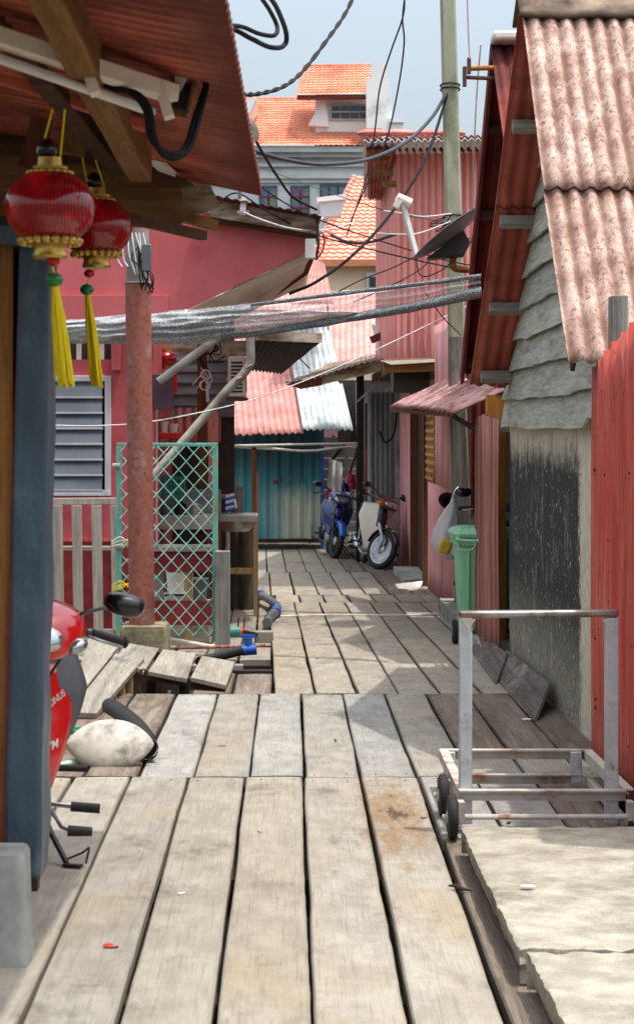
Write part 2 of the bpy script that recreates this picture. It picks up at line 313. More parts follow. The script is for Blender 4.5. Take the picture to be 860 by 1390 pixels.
# teal wall with faded lower panel
m = NT('teal_faded_sheet')
c = m.coords((1, 1, 1)); sx = m.n('ShaderNodeSeparateXYZ', {0: c})
n = m.noise(m.coords((3, 3, .6)), 2.0, 7, .65)
h = m.math('ADD', sx.outputs[2], m.math('MULTIPLY', m.math('SUBTRACT', n, .5), .8))
xx = m.math('ADD', sx.outputs[0], m.math('MULTIPLY', m.math('SUBTRACT', n, .5), .9))
col = m.mix(m.ramp(h, .55, 1.25), lin(60, 140, 152), lin(38, 86, 98))
f = m.math('MULTIPLY', m.ramp(xx, -.55, .1), m.math('SUBTRACT', 1.0, m.ramp(h, .35, .8)))
col = m.mix(m.math('MULTIPLY', f, .8), col, lin(206, 206, 180))
n2 = m.noise(m.coords((1, 1, 1)), 9, 8, .75)
col = m.mix(m.ramp(n2, .6, .75), col, lin(80, 78, 70))
m.set(m.b, 'Base Color', col); m.set(m.b, 'Roughness', .6); M['tealwall'] = m.m
# mildewed cream panel: black mildew grows over the middle
m = NT('mildewed_cream_sheet')
c = m.coords((1, 1, 1)); sx = m.n('ShaderNodeSeparateXYZ', {0: c})
n = m.noise(m.coords((1, 3, 1.6)), 2.4, 11, .8)
n2 = m.noise(m.coords((1, 12, 5)), 3.0, 10, .8)
n3 = m.noise(m.coords((5, 5, 4)), 5.0, 6, .7)
h = m.math('ADD', sx.outputs[2], m.math('MULTIPLY', m.math('SUBTRACT', n, .5), .55))
yy = m.math('ADD', sx.outputs[1], m.math('MULTIPLY', m.math('SUBTRACT', n3, .5), .35))
msk = m.math('MULTIPLY', m.math('SUBTRACT', 1.0, m.ramp(h, 1.36, 1.64)), m.ramp(yy, -.98, -.86))
msk = m.math('MULTIPLY', msk, m.math('SUBTRACT', 1.0, m.math('MULTIPLY', m.math('SUBTRACT', 1.0, m.ramp(sx.outputs[2], .1, .7)), m.math('MULTIPLY', n3, .7))))
base = m.mix(m.ramp(n2, .35, .7), lin(214, 206, 184), lin(178, 170, 150))
blk = m.mix(m.ramp(n2, .56, .78), lin(50, 50, 48), lin(164, 161, 152))
blk = m.mix(m.math('MULTIPLY', m.ramp(n, .5, .72), .75), blk, lin(150, 148, 138))
fl = m.noise(m.coords((30, 30, 14)), 1.6, 5, .7); blk = m.mix(m.math('MULTIPLY', m.ramp(fl, .60, .68), .8), blk, lin(200, 196, 184))
m.set(m.b, 'Base Color', m.mix(msk, base, blk)); m.set(m.b, 'Roughness', .85); m.bump(n2, .25, .005); M['mildew'] = m.m
# shade net
def net_mat(name, lo, hi, c1, c2):
    m = NT(name)
    n = m.noise(m.coords((2.2, 9, 30)), 2.0, 6, .7)
    n2 = m.noise(m.coords((40, 40, 90)), 2.0, 3, .6)
    w = m.math('ADD', m.math('MULTIPLY', n, .6), m.math('MULTIPLY', n2, .4))
    col = m.mix(m.ramp(n2, .4, .68), c1, c2)
    m.set(m.b, 'Base Color', col); m.set(m.b, 'Roughness', .75); m.set(m.b, 'Specular IOR Level', .25)
    a = m.n('ShaderNodeMapRange', {0: w, 1: .40, 2: .60, 3: lo, 4: hi}); a.clamp = True
    m.set(m.b, 'Alpha', a.outputs[0])
    m.bump(n2, .7, .01)
    return m.m
M['net_thin'] = net_mat('thin_shade_net', .15, .55, lin(150, 156, 160), lin(226, 230, 232))
M['net_thick'] = net_mat('bunched_shade_net', .62, 1.0, lin(112, 118, 122), lin(212, 216, 218))
M['net_roll'] = net_mat('rolled_shade_net', .95, 1.0, lin(72, 78, 82), lin(158, 164, 166))

# ------------------------------------------------------------------ mesh builder
class MB:
    def __init__(s, M4=None):
        s.v = []; s.f = []; s.mi = []; s.at = []; s.cur = 0; s.M = M4
    def add(s, vs, fs, at=None):
        o = len(s.v); s.at += list(at) if at else [0.0] * len(vs)
        for p in vs:
            p = Vector(p)
            s.v.append(s.M @ p if s.M else p)
        for f in fs:
            s.f.append([o + i for i in f]); s.mi.append(s.cur)
        return s
    def hexa(s, p):   # 8 points: bottom 4 ccw, top 4 ccw
        return s.add(p, [(3, 2, 1, 0), (4, 5, 6, 7), (0, 1, 5, 4), (1, 2, 6, 5), (2, 3, 7, 6), (3, 0, 4, 7)])
    def box(s, c, d, rot=None):
        x, y, z = d[0] / 2, d[1] / 2, d[2] / 2
        p = [Vector(q) for q in [(-x, -y, -z), (x, -y, -z), (x, y, -z), (-x, y, -z), (-x, -y, z), (x, -y, z), (x, y, z), (-x, y, z)]]
        if rot is not None:
            r = rot if isinstance(rot, Matrix) else Matrix.Rotation(rot, 3, 'Z')
            p = [r @ q for q in p]
        return s.hexa([q + Vector(c) for q in p])
    def box2(s, a, b):
        c = [(a[i] + b[i]) / 2 for i in range(3)]; d = [abs(a[i] - b[i]) for i in range(3)]
        return s.box(c, d)
    def bar(s, a, b, w, h, up=(0, 0, 1), seg=1, jit=0):
        a, b = Vector(a), Vector(b); t = (b - a).normalized(); up = Vector(up)
        if abs(t.dot(up)) > .95: up = Vector((0, 1, 0))
        sd = t.cross(up).normalized(); u = sd.cross(t).normalized()
        vs, fs = [], []
        for i in range(seg + 1):
            c = a.lerp(b, i / seg)
            if jit: c = c + sd * nz(c.x, c.y, c.z, 1.7) * jit + u * nz(c.x + 9, c.y, c.z, 1.7) * jit
            for (i1, j1) in ((-1, -1), (1, -1), (1, 1), (-1, 1)): vs.append(c + sd * i1 * w / 2 + u * j1 * h / 2)
        for i in range(seg):
            for k in range(4):
                fs.append((i * 4 + k, i * 4 + (k + 1) % 4, i * 4 + 4 + (k + 1) % 4, i * 4 + 4 + k))
        fs.append((3, 2, 1, 0)); n = seg * 4; fs.append((n, n + 1, n + 2, n + 3))
        return s.add(vs, fs)
    def tube(s, pts, r, n=8, cap=True):
        pts = [Vector(p) for p in pts]; L = len(pts)
        rs = r if isinstance(r, (list, tuple)) else [r] * L
        vs, fs = [], []; prev = None
        for i, p in enumerate(pts):
            t = (pts[min(i + 1, L - 1)] - pts[max(i - 1, 0)]).normalized()
            if prev is None:
                a = Vector((0, 0, 1)) if abs(t.z) < .9 else Vector((1, 0, 0))
                sd = t.cross(a).normalized()
            else:
                sd = (prev - t * prev.dot(t)).normalized()
            prev = sd; u = t.cross(sd)
            for k in range(n):
                an = 2 * PI * k / n
                vs.append(p + sd * math.cos(an) * rs[i] + u * math.sin(an) * rs[i])
        for i in range(L - 1):
            for k in range(n):
                fs.append((i * n + k, i * n + (k + 1) % n, (i + 1) * n + (k + 1) % n, (i + 1) * n + k))
        if cap:
            fs.append(tuple(reversed(range(n)))); fs.append(tuple(range((L - 1) * n, L * n)))
        return s.add(vs, fs)
    def cyl(s, a, b, r, n=16, r2=None): return s.tube([a, b], [r, r if r2 is None else r2], n)
    def lathe(s, prof, c=(0, 0, 0), n=24, axis=None, sx=1, sy=1):
        Rm = Vector((0, 0, 1)).rotation_difference(Vector(axis).normalized()).to_matrix() if axis else Matrix.Identity(3)
        vs, fs = [], []; L = len(prof); c = Vector(c)
        for (r, z) in prof:
            for k in range(n):
                a = 2 * PI * k / n
                vs.append(c + Rm @ Vector((r * math.cos(a) * sx, r * math.sin(a) * sy, z)))
        for i in range(L - 1):
            for k in range(n): fs.append((i * n + k, i * n + (k + 1) % n, (i + 1) * n + (k + 1) % n, (i + 1) * n + k))
        if prof[0][0] > 1e-5: fs.append(tuple(reversed(range(n))))
        if prof[-1][0] > 1e-5: fs.append(tuple(range((L - 1) * n, L * n)))
        return s.add(vs, fs)
    def ell(s, c, r, n=16, m=10, rot=None):
        vs, fs = [], []; c = Vector(c)
        for i in range(m + 1):
            th = PI * i / m
            for k in range(n):
                a = 2 * PI * k / n
                q = Vector((math.sin(th) * math.cos(a) * r[0], math.sin(th) * math.sin(a) * r[1], math.cos(th) * r[2]))
                if rot is not None: q = rot @ q
                vs.append(c + q)
        for i in range(m):
            for k in range(n): fs.append((i * n + k, (i + 1) * n + k, (i + 1) * n + (k + 1) % n, i * n + (k + 1) % n))
        return s.add(vs, fs)
    def loft(s, rings, cap=True):
        n = len(rings[0]); vs = [p for r in rings for p in r]; fs = []
        for i in range(len(rings) - 1):
            for k in range(n): fs.append((i * n + k, i * n + (k + 1) % n, (i + 1) * n + (k + 1) % n, (i + 1) * n + k))
        if cap:
            fs.append(tuple(reversed(range(n)))); fs.append(tuple(range((len(rings) - 1) * n, len(rings) * n)))
        return s.add(vs, fs)
    def prism(s, pts, d):   # polygon extruded by vector d
        pts = [Vector(p) for p in pts]; d = Vector(d); n = len(pts)
        fs = [tuple(range(n)), tuple(reversed(range(n, 2 * n)))] + [(k, n + k, n + (k + 1) % n, (k + 1) % n) for k in range(n)]
        return s.add(pts + [p + d for p in pts], fs)
    def grid(s, fn, nu, nv):
        vs = [fn(i / nu, j / nv) for j in range(nv + 1) for i in range(nu + 1)]
        fs = [(j * (nu + 1) + i, j * (nu + 1) + i + 1, (j + 1) * (nu + 1) + i + 1, (j + 1) * (nu + 1) + i) for j in range(nv) for i in range(nu)]
        return s.add(vs, fs)
    def torus(s, c, R0, r, axis=(1, 0, 0), n=28, m=10, squash=1.0):
        Rm = Vector((0, 0, 1)).rotation_difference(Vector(axis).normalized()).to_matrix(); c = Vector(c)
        vs, fs = [], []
        for i in range(n):
            a = 2 * PI * i / n
            for k in range(m):
                b = 2 * PI * k / m
                vs.append(c + Rm @ Vector(((R0 + r * math.cos(b)) * math.cos(a), (R0 + r * math.cos(b)) * math.sin(a), r * squash * math.sin(b))))
        for i in range(n):
            for k in range(m):
                fs.append((i * m + k, ((i + 1) % n) * m + k, ((i + 1) % n) * m + (k + 1) % m, i * m + (k + 1) % m))
        return s.add(vs, fs)
    def corr(s, p00, p10, p01, p11, wl=.076, amp=.012, nv=14, per=8, wob=.0, rag=0.0, ridge=False, seed=0):
        """corrugated bilinear sheet; waves are stacked along u (p00->p10), run along v"""
        p00, p10, p01, p11 = map(Vector, (p00, p10, p01, p11))
        L = (p10 - p00).length; nw = max(2, round(L / wl)); nu = nw * per
        nrm = (p10 - p00).cross(p01 - p00).normalized()
        vd = (p01 - p00).normalized(); Lv = (p01 - p00).length
        def fn(u, v):
            q = p00.lerp(p10, u).lerp(p01.lerp(p11, u), v)
            ph = 2 * PI * nw * u
            if ridge:
                t = (nw * u) % 1.0
                a = amp * (1 if t < .25 else (0 if t > .35 and t < .9 else .5))
            else: a = amp * math.sin(ph)
            a += wob * nz(q.x + seed, q.y, q.z, 1.3)
            q = q + nrm * a
            if rag and v < 1e-6: q = q - vd * rag * (nz(q.x * 9 + seed, q.y * 9, 0) + .6 * nz(q.x * 31, q.y * 31, 3))
            return q
        o = len(s.v); s.grid(fn, nu, nv)
        for j in range(nv + 1):
            v = j / nv; e = math.exp(-v * Lv / .07) * .8
            for i in range(nu + 1):
                ph = (nw * i / nu) % 1.0
                g = (.85 if .20 < ph < .42 or ph > .93 else .1) if ridge else .5 - .5 * math.sin(2 * PI * ph)
                s.at[o + j * (nu + 1) + i] = min(1, g * .8 + e)
        return s
    def build(s, name, mat, parent=None, smooth=40, bevel=0, solid=0, world=True, bseg=2):
        off = Vector((0, 0, 0))
        if parent is not None and world:
            off = Vector(parent['_o']) if '_o' in parent.keys() else parent.location.copy()
        me = bpy.data.meshes.new(name)
        me.from_pydata([tuple(p - off) for p in s.v], [], s.f)
        mats = mat if isinstance(mat, (list, tuple)) else [mat]
        for mm in mats: me.materials.append(M[mm] if isinstance(mm, str) else mm)
        me.polygons.foreach_set('material_index', s.mi)
        if any(s.at):
            ga = me.attributes.new('groove', 'FLOAT', 'POINT'); ga.data.foreach_set('value', s.at)
        bm = bmesh.new(); bm.from_mesh(me); bmesh.ops.recalc_face_normals(bm, faces=bm.faces); bm.to_mesh(me); bm.free()
        if smooth:
            me.polygons.foreach_set('use_smooth', [True] * len(me.polygons)); me.set_sharp_from_angle(angle=R(smooth))
        me.update()
        o = bpy.data.objects.new(name, me); COL.objects.link(o)
        if parent is not None: o.parent = parent
        if solid:
            d = o.modifiers.new('Solidify', 'SOLIDIFY'); d.thickness = solid; d.offset = 0
        if bevel:
            d = o.modifiers.new('Bevel', 'BEVEL'); d.width = bevel; d.segments = bseg; d.limit_method = 'ANGLE'; d.angle_limit = R(40)
        o['_o'] = tuple(off)
        return o

def root(name, loc, label, cat, group=None, rz=0):
    o = bpy.data.objects.new(name, None); COL.objects.link(o); o.location = loc; o.rotation_euler = (0, 0, rz)
    o.empty_display_size = .2
    return tag(o, label, cat, group)
def tag(o, label, cat, group=None):
    o['label'] = label; o['category'] = cat
    if group: o['group'] = group
    return o
def struct(o): o['kind'] = 'structure'; return o

def cat(pts, n=8):
    pts = [Vector(p) for p in pts]
    if len(pts) < 3: return pts
    ex = [pts[0] * 2 - pts[1]] + pts + [pts[-1] * 2 - pts[-2]]; out = []
    for i in range(1, len(ex) - 2):
        a, b, c, d = ex[i - 1:i + 3]
        for k in range(n):
            t = k / n
            out.append(.5 * ((2 * b) + (c - a) * t + (2 * a - 5 * b + 4 * c - d) * t * t + (3 * b - a - 3 * c + d) * t ** 3))
    out.append(pts[-1]); return out

def text_mesh(body, size, mtx, mat, parent, name='lettering', shear=0, bold=.0):
    cu = bpy.data.curves.new('txt', 'FONT'); cu.body = body; cu.size = size; cu.extrude = .0008; cu.shear = shear; cu.offset = bold
    cu.align_x = 'CENTER'; cu.align_y = 'CENTER'
    t = bpy.data.objects.new('txt', cu); COL.objects.link(t)
    dg = bpy.context.evaluated_depsgraph_get()
    me = bpy.data.meshes.new_from_object(t.evaluated_get(dg))
    bpy.data.objects.remove(t); bpy.data.curves.remove(cu)
    me.transform(mtx); me.materials.clear(); me.materials.append(M[mat]); me.name = name
    o = bpy.data.objects.new(name, me); COL.objects.link(o); o.parent = parent
    return o

# ------------------------------------------------------------------ camera, light, world
cam = bpy.data.cameras.new('camera'); co = bpy.data.objects.new('camera', cam); COL.objects.link(co); scene.camera = co
co.location = (0, 0, CAMZ); co.rotation_euler = (R(90), 0, 0)
cam.sensor_fit = 'AUTO'; cam.sensor_width = 36; cam.lens = FPX / 1390 * 36
cam.shift_x = (430 - VX) / 1390; cam.shift_y = -(695 - VY) / 1390
cam.clip_start = .1; cam.clip_end = 2000
cam.dof.use_dof = True; cam.dof.focus_distance = 11.5; cam.dof.aperture_fstop = 8.5
tosun = Vector((1.0, -.32, 4.04)).normalized()
sun = bpy.data.lights.new('sun', 'SUN'); so = bpy.data.objects.new('sun', sun); COL.objects.link(so)
so.rotation_euler = tosun.to_track_quat('Z', 'Y').to_euler(); so.location = (3, 0, 12)
sun.energy = 3.45; sun.angle = R(.6); sun.color = (1, .95, .87)
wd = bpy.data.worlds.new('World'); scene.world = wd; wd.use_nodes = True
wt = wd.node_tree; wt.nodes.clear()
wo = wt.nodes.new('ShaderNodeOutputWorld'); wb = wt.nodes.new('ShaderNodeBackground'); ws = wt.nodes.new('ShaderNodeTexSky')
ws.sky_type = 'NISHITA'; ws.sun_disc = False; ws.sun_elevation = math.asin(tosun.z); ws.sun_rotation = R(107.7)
ws.air_density = 1.3; ws.dust_density = 3.5; ws.ozone_density = 2.0
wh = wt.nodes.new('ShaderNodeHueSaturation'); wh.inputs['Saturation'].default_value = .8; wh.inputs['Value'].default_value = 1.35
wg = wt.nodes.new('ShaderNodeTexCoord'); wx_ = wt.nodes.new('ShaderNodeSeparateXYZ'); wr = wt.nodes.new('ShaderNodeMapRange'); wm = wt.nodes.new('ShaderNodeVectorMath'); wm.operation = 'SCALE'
wr.inputs[1].default_value = .15; wr.inputs[2].default_value = .8; wr.inputs[3].default_value = .95; wr.inputs[4].default_value = 1.9   # sky boosted overhead to add fill light
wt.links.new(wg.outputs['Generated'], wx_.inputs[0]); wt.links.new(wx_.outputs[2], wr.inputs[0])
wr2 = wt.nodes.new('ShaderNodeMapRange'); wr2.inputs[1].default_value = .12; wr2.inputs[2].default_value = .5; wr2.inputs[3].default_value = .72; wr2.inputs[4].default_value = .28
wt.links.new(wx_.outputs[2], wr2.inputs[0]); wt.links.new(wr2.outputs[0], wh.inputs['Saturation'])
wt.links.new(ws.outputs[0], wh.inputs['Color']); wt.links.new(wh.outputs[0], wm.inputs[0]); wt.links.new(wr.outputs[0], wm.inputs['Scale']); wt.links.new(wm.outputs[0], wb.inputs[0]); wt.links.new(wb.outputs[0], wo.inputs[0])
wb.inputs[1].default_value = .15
scene.view_settings.view_transform = 'Standard'; scene.view_settings.look = 'None'; scene.view_settings.exposure = 0

# ------------------------------------------------------------------ setting: mud, boardwalk
struct(MB().grid(lambda u, v: Vector((lerp(-300, 300, u), lerp(-60, 540, v), -1.7 + .06 * nz(u * 300, v * 300, 0))), 60, 60).build('mud_flat', 'mud'))

def plank(mb, nails, x0, x1, y0, y1, slope=0., yref=0., dz=0., th=.045, zf=gz):
    n = max(3, int((y1 - y0) / .12)); vs = []; fs = []; ats = []
    sd = random.random() * 90; ch = .006; tw = random.uniform(-.004, .004)
    for i in range(n + 1):
        y = lerp(y0, y1, i / n); sh = slope * (y - yref)
        a = x0 + sh + .006 * nz(y, sd, 0, 1.3) + .0015 * nz(y, sd, 7, 9); b = x1 + sh + .006 * nz(y, sd + 20, 0, 1.3) + .003 * nz(y, sd + 20, 7, 9)
        z = zf(y) + dz + .004 * nz(y, sd + 40, 0, 1.2)
        ats += [1, 1, .95, -.6, .95, 1, 1]
        for (x, zz) in ((a, z - th), (a, z - ch), (a + ch, z - tw * .5), ((a + b) / 2, z + .0015), (b - ch, z + tw * .5), (b, z - ch), (b, z - th)): vs.append((x, y, zz))
    for i in range(n):
        for k in range(7): fs.append((i * 7 + k, i * 7 + (k + 1) % 7, i * 7 + 7 + (k + 1) % 7, i * 7 + 7 + k))
    for q in (3,): ats[q] = .6; ats[n * 7 + q] = .6
    fs.append(tuple(reversed(range(7)))); fs.append(tuple(range(n * 7, n * 7 + 7)))
    mb.add(vs, fs, ats)
    if nails is not None:
        for y in (y0 + .07, y1 - .07):
            for q in (.2, .8):
                x = lerp(x0, x1, q) + slope * (y - yref) + random.uniform(-.02, .02)
                yy = y + random.uniform(-.02, .02)
                nails.lathe([(.0045, 0), (.0045, .002), (0, .0025)], (x, yy, zf(yy) + dz + .001), 7)

dk = MB(); nails = MB()
def section(xs, y0, y1, slope=0, yref=0, darkfn=None, jit=.0, gap=.015, zf=gz, dz=0, nl=True, base=3):
    for a, b in zip(xs, xs[1:]):
        c = (a + b) / 2
        dk.cur = 1 if (darkfn and darkfn(c)) else base
        plank(dk, nails if nl else None, a + gap * random.uniform(.35, .75), b - gap * random.uniform(.35, .75), y0 + .006 + random.uniform(0, jit), y1 - .006 - random.uniform(0, jit), slope, yref, dz + random.uniform(-.003, .003), zf=zf)
xs1 = [-.208 + .27 * k for k in range(-7, 8)]
section([x for x in xs1 if x < .62], 2.2, 8.67, base=0)
section([x for x in xs1 if x > .59], 2.2, 7.35, darkfn=lambda c: True)
section([x for x in xs1 if x > .59], 7.35, 8.67, darkfn=lambda c: c > 1.2, base=2)
xs2 = [-.19 + .262 * k for k in range(-5, 8)]
section([x for x in xs2 if x < .9], 8.67, 11.64, darkfn=lambda c: c < -.7, base=2)
section([x for x in xs2 if x > .84], 8.67, 9.25, base=2)
section([x for x in xs2 if x > .84], 9.25, 11.64, darkfn=lambda c: True)
xs3 = [-.10 + .263 * k for k in range(0, 8)]
S3 = -.0157
section(xs3, 11.64, 15.3, S3, 11.7)
section(xs3, 15.3, 19.2, S3, 11.7)
section([x + .07 for x in xs3], 19.2, 20.3, S3, 11.7)
xs4 = [-.10 + .263 * k for k in range(-2, 9)]
section([x + .03 for x in xs4], 20.3, 24.2, S3, 11.7, darkfn=lambda c: c > 1.3)
xs5 = [-.10 + .263 * k for k in range(-6, 10)]
section(xs5, 24.2, 31.5, S3, 11.7, darkfn=lambda c: c > .9)
# side planks left of the path
section([-.62, -.37, -.11], 11.64, 12.75, 0, 0, darkfn=lambda c: True)
zl = lambda y: gz(y) - .05
section([-.78, -.5, -.24, -.10], 16.2, 20.3, -.012, 12, zf=zl)
section([-3.0 + .26 * k for k in range(0, 12)], 14.2, 16.15, 0, 0, zf=lambda y: gz(y) - .06, nl=False)
section([-3.0 + .26 * k for k in range(0, 9)], 16.15, 24.0, 0, 0, zf=lambda y: gz(y) - .06, nl=False)
deck = struct(dk.build('boardwalk', ['deck', 'deck_dark', 'deck_grey', 'deck_far'], smooth=30))
nl = nails.build('nail_heads', 'rustrod', deck); nl['kind'] = 'stuff'
jb = MB()
for y in [2.5, 4, 5.5, 7, 8.55, 8.8, 10.2, 11.5, 11.8, 13.5, 15.2, 15.5, 17.3, 19.1, 20.2, 22, 24.1, 26, 28, 30, 31.3]:
    jb.box((-.2, y, gz(y) - .13), (3.7, .1, .14))
for y in [3, 6, 9, 12, 15, 18, 21, 24, 27, 30]:
    for x in (-1.6, 0, 1.45): jb.box((x, y + .2, gz(y) - 1.1), (.14, .14, 1.8))
jb.build('joist', 'joist', deck)
# ================================================================== RIGHT SIDE
# ---- steep gabled wooden house
hA = root('wooden_house', (1.7, 11.0, 0), 'steep gabled house with pinkish corrugated roof, grey-green weatherboards and a mildewed lower wall', 'house')
RY, RZ, NY, NZ_, FY, FZ, VXA = 10.4, 4.04, 8.74, 1.96, 13.0, 1.96, 1.30
def near(t): return Vector((0, lerp(RY, NY, t), lerp(RZ, NZ_, t)))
def far(t): return Vector((0, lerp(RY, FY, t), lerp(RZ, FZ, t)))
X0, X1 = Vector((VXA, 0, 0)), Vector((6.2, 0, 0))
nn = Vector((0, -.78, .62)) * .016
mb = MB(); mb.corr(near(.54) + X1, near(.54) + X0, near(1.0) + X1, near(1.0) + X0 + Vector((.02, 0, 0)), .088, .015, 16, 10, .004)
mb.corr(near(0.0) + X1 + nn * 1.6, near(0) + X0 + nn * 1.6, near(.57) + X1 + nn * 1.6, near(.57) + X0 + nn * 1.6, .088, .015, 18, 10, .004, seed=4)
mb.build('roof_sheet', 'fibre', hA, solid=.007, smooth=60)
mb = MB(); mb.corr(far(0) + X0, far(0) + X1, far(.5) + X0, far(.5) + X1, .088, .013, 14, 8, .006)
mb.corr(far(.48) + X0 - Vector((0, 0, .014)), far(.48) + X1 - Vector((0, 0, .014)), far(1) + X0 - Vector((.03, 0, .014)), far(1) + X1 - Vector((0, 0, .014)), .088, .013, 14, 8, .006, seed=2)
o = mb.build('roof_sheet', 'red_under', hA, solid=.007, smooth=60); o['label'] = 'far roof slope showing its red underside with purlins'
for t in (.03, .26, .5, .745, .955):
    q = far(t) - Vector((0, .625, .78)) * .07
    MB().bar(q + Vector((VXA + .03, 0, 0)), q + Vector((3.0, 0, 0)), .05, .075, up=(0, .63, .78), seg=3, jit=.004).build('purlin', 'oldboard_x', hA, bevel=.003)
for t in (.3, .62, .93):
    q = near(t) + Vector((0, .782, -.624)) * .075
    MB().bar(q + Vector((VXA + .05, 0, 0)), q + Vector((6, 0, 0)), .05, .075, up=(0, -.78, .62), seg=3).build('purlin', 'oldboard_x', hA)
MB().corr(Vector((VXA - .02, RY - .16, RZ - .11)), Vector((6.2, RY - .16, RZ - .11)), Vector((VXA - .02, RY, RZ + .05)), Vector((6.2, RY, RZ + .05)), .3, .004, 4).corr(Vector((VXA - .02, RY, RZ + .05)), Vector((6.2, RY, RZ + .05)), Vector((VXA - .02, RY + .2, RZ - .09)), Vector((6.2, RY + .2, RZ - .09)), .3, .004, 4).build('ridge_cap', 'ridge', hA, solid=.02, smooth=60)
# dark strip standing for the shadow line along the near verge
MB().bar(near(.0) + X0 + Vector((.03, 0, -.03)), near(1) + X0 + Vector((.05, .04, -.03)), .02, .05).build('verge_shadow_strip', 'beam_dark', hA)
# weatherboards on the gable
mb = MB(); sl = (RZ - NZ_) / (RY - NY); sf = (FZ - RZ) / (FY - RY)
z = 1.64; i = 0; bh = .205
while z < 3.9:
    za, zb = z, z + bh + .03
    def yl(zz): return NY + .12 + max(0, (zz - NZ_)) / sl if zz > NZ_ else 9.28
    def yh(zz): return FY + (zz - FZ) / sf - .02 if zz > FZ else 13.32
    ya, yb = max(9.28, min(yl(za), yl(zb)) if za > NZ_ else 9.28), max(yh(za), yh(zb)) if za <= FZ else yh(za)
    n = 26; vs, fs = [], []
    for k in range(n + 1):
        y = lerp(ya, yb, k / n)
        wb_ = .022 * nz(y * .9, i * 7.3, 0) + .012 * nz(y * 3, i * 3.1, 5)
        if i == 0: wb_ += -.05 * ((y - 9.28) / 4.0) ** 2 * 0 + (.05 if y < 9.5 else 0)
        for (dx, zz) in ((-.052, za + wb_), (-.034, za + wb_), (.0, zb), (-.012, zb)):
            lim0, lim1 = (NY + (zz - NZ_) / sl if zz > NZ_ else 9.28), (FY + (zz - FZ) / sf if zz > FZ else 13.4)
            vs.append((1.575 + dx + .006 * nz(y, i, 1), min(max(y, lim0 + .03), lim1 - .03), zz))
    for k in range(n):
        for q in range(4): fs.append((k * 4 + q, k * 4 + (q + 1) % 4, k * 4 + 4 + (q + 1) % 4, k * 4 + 4 + q))
    fs.append((3, 2, 1, 0)); fs.append((n * 4, n * 4 + 1, n * 4 + 2, n * 4 + 3))
    mb.add(vs, fs); z += bh * random.uniform(.93, 1.07); i += 1
mb.build('weatherboards', 'siding', hA, smooth=30)
mb = MB(); Z0 = -.12
mb.corr((1.60, 13.35, Z0), (1.60, 11.06, Z0), (1.60, 13.35, 1.78), (1.60, 11.06, 1.78), .058, .008, 6, 8, .01)
mb.corr((1.592, 11.09, Z0 + .04), (1.592, 9.2, Z0 + .04), (1.592, 11.09, 1.78), (1.592, 9.2, 1.78), .058, .008, 6, 8, .01)
o = mb.build('wall_panel', ['mildew'], hA, smooth=60)
mb = MB(); mb.prism([(1.66, 9.0, -.1), (1.66, 13.3, -.1), (1.66, 13.3, 1.9), (1.66, 12.9, 1.98), (1.66, RY, RZ - .09), (1.66, NY + .15, 2.0)], (.04, 0, 0))
mb.build('inner_wall', 'interior', hA)
MB().box2((1.7, 9.0, -.1), (6.0, 9.06, 1.98)).build('side_wall', 'oldboard_x', hA)
MB().box2((1.7, 13.2, -.1), (6.0, 13.26, 1.94)).build('side_wall', 'oldboard_x', hA)
MB().box2((1.5, 8.3, -.22), (6.2, 14, -.14)).build('floor_slab', 'concrete_grey', hA)

# ---- red corrugated fence near camera
fr = root('corrugated_fence', (1.5, 8.0, 0), 'bright red corrugated sheet fence with a slanting top beside the steep roofed house', 'fence')
mb = MB()
def ftop(y): return 1.93 + (8.95 - y) * .16
rows = 10
def fnf(u, v):
    y = lerp(8.93, 6.6, u); t = ftop(y) if y < 8.93 else 1.9
    d = (u * 2.33) % .2; rib = .024 * max(0, 1 - abs(d - .02) / .022) + .003 * math.sin(y * 150)
    return Vector((1.478 - rib + .012 * nz(y, v * 2, 3, 1.5), y, lerp(-.05, t, v)))
mb.grid(fnf, 240, 10)
mb.at = [(.9 if .035 < ((i % 241) / 240 * 2.33) % .2 < .06 else .35 * (.5 - .5 * math.sin((i % 241) / 240 * 2.33 * 150))) + max(0, .5 - (i // 241) * .25) for i in range(len(mb.v))]  # shading painted as a dark line beside each rib, plus a darker foot
mb.build('sheet', 'redfence', fr, solid=.004, smooth=60)
MB().box((1.535, 8.62, 1.08), (.075, .11, 2.36)).build('post', 'post_grey', fr, bevel=.004)
MB().box((1.55, 7.8, .9), (.05, 2.2, .09)).build('rail', 'beam_dark', fr)
MB().box((1.55, 7.8, 1.6), (.05, 2.2, .09)).build('rail', 'beam_dark', fr)
mb = MB()
for zz in (.28, .32, 1.45, 1.47, .62):
    for k in range(7):
        if random.random() < .3: continue
        y = 8.88 - k * .3 + random.uniform(-.03, .03); z = zz + random.uniform(-.03, .03)
        MB().lathe([(.008, 0), (.008, .006), (.005, .009), (0, .010)], (1.472, y, z), 8, (-1, 0, 0)).build('bolt_head', 'rustrod', fr)
MB().bar((1.455, 8.40, .02), (1.448, 8.36, .58), .012, .05, (0, 1, 0)).build('batten', 'pinkfence', fr)
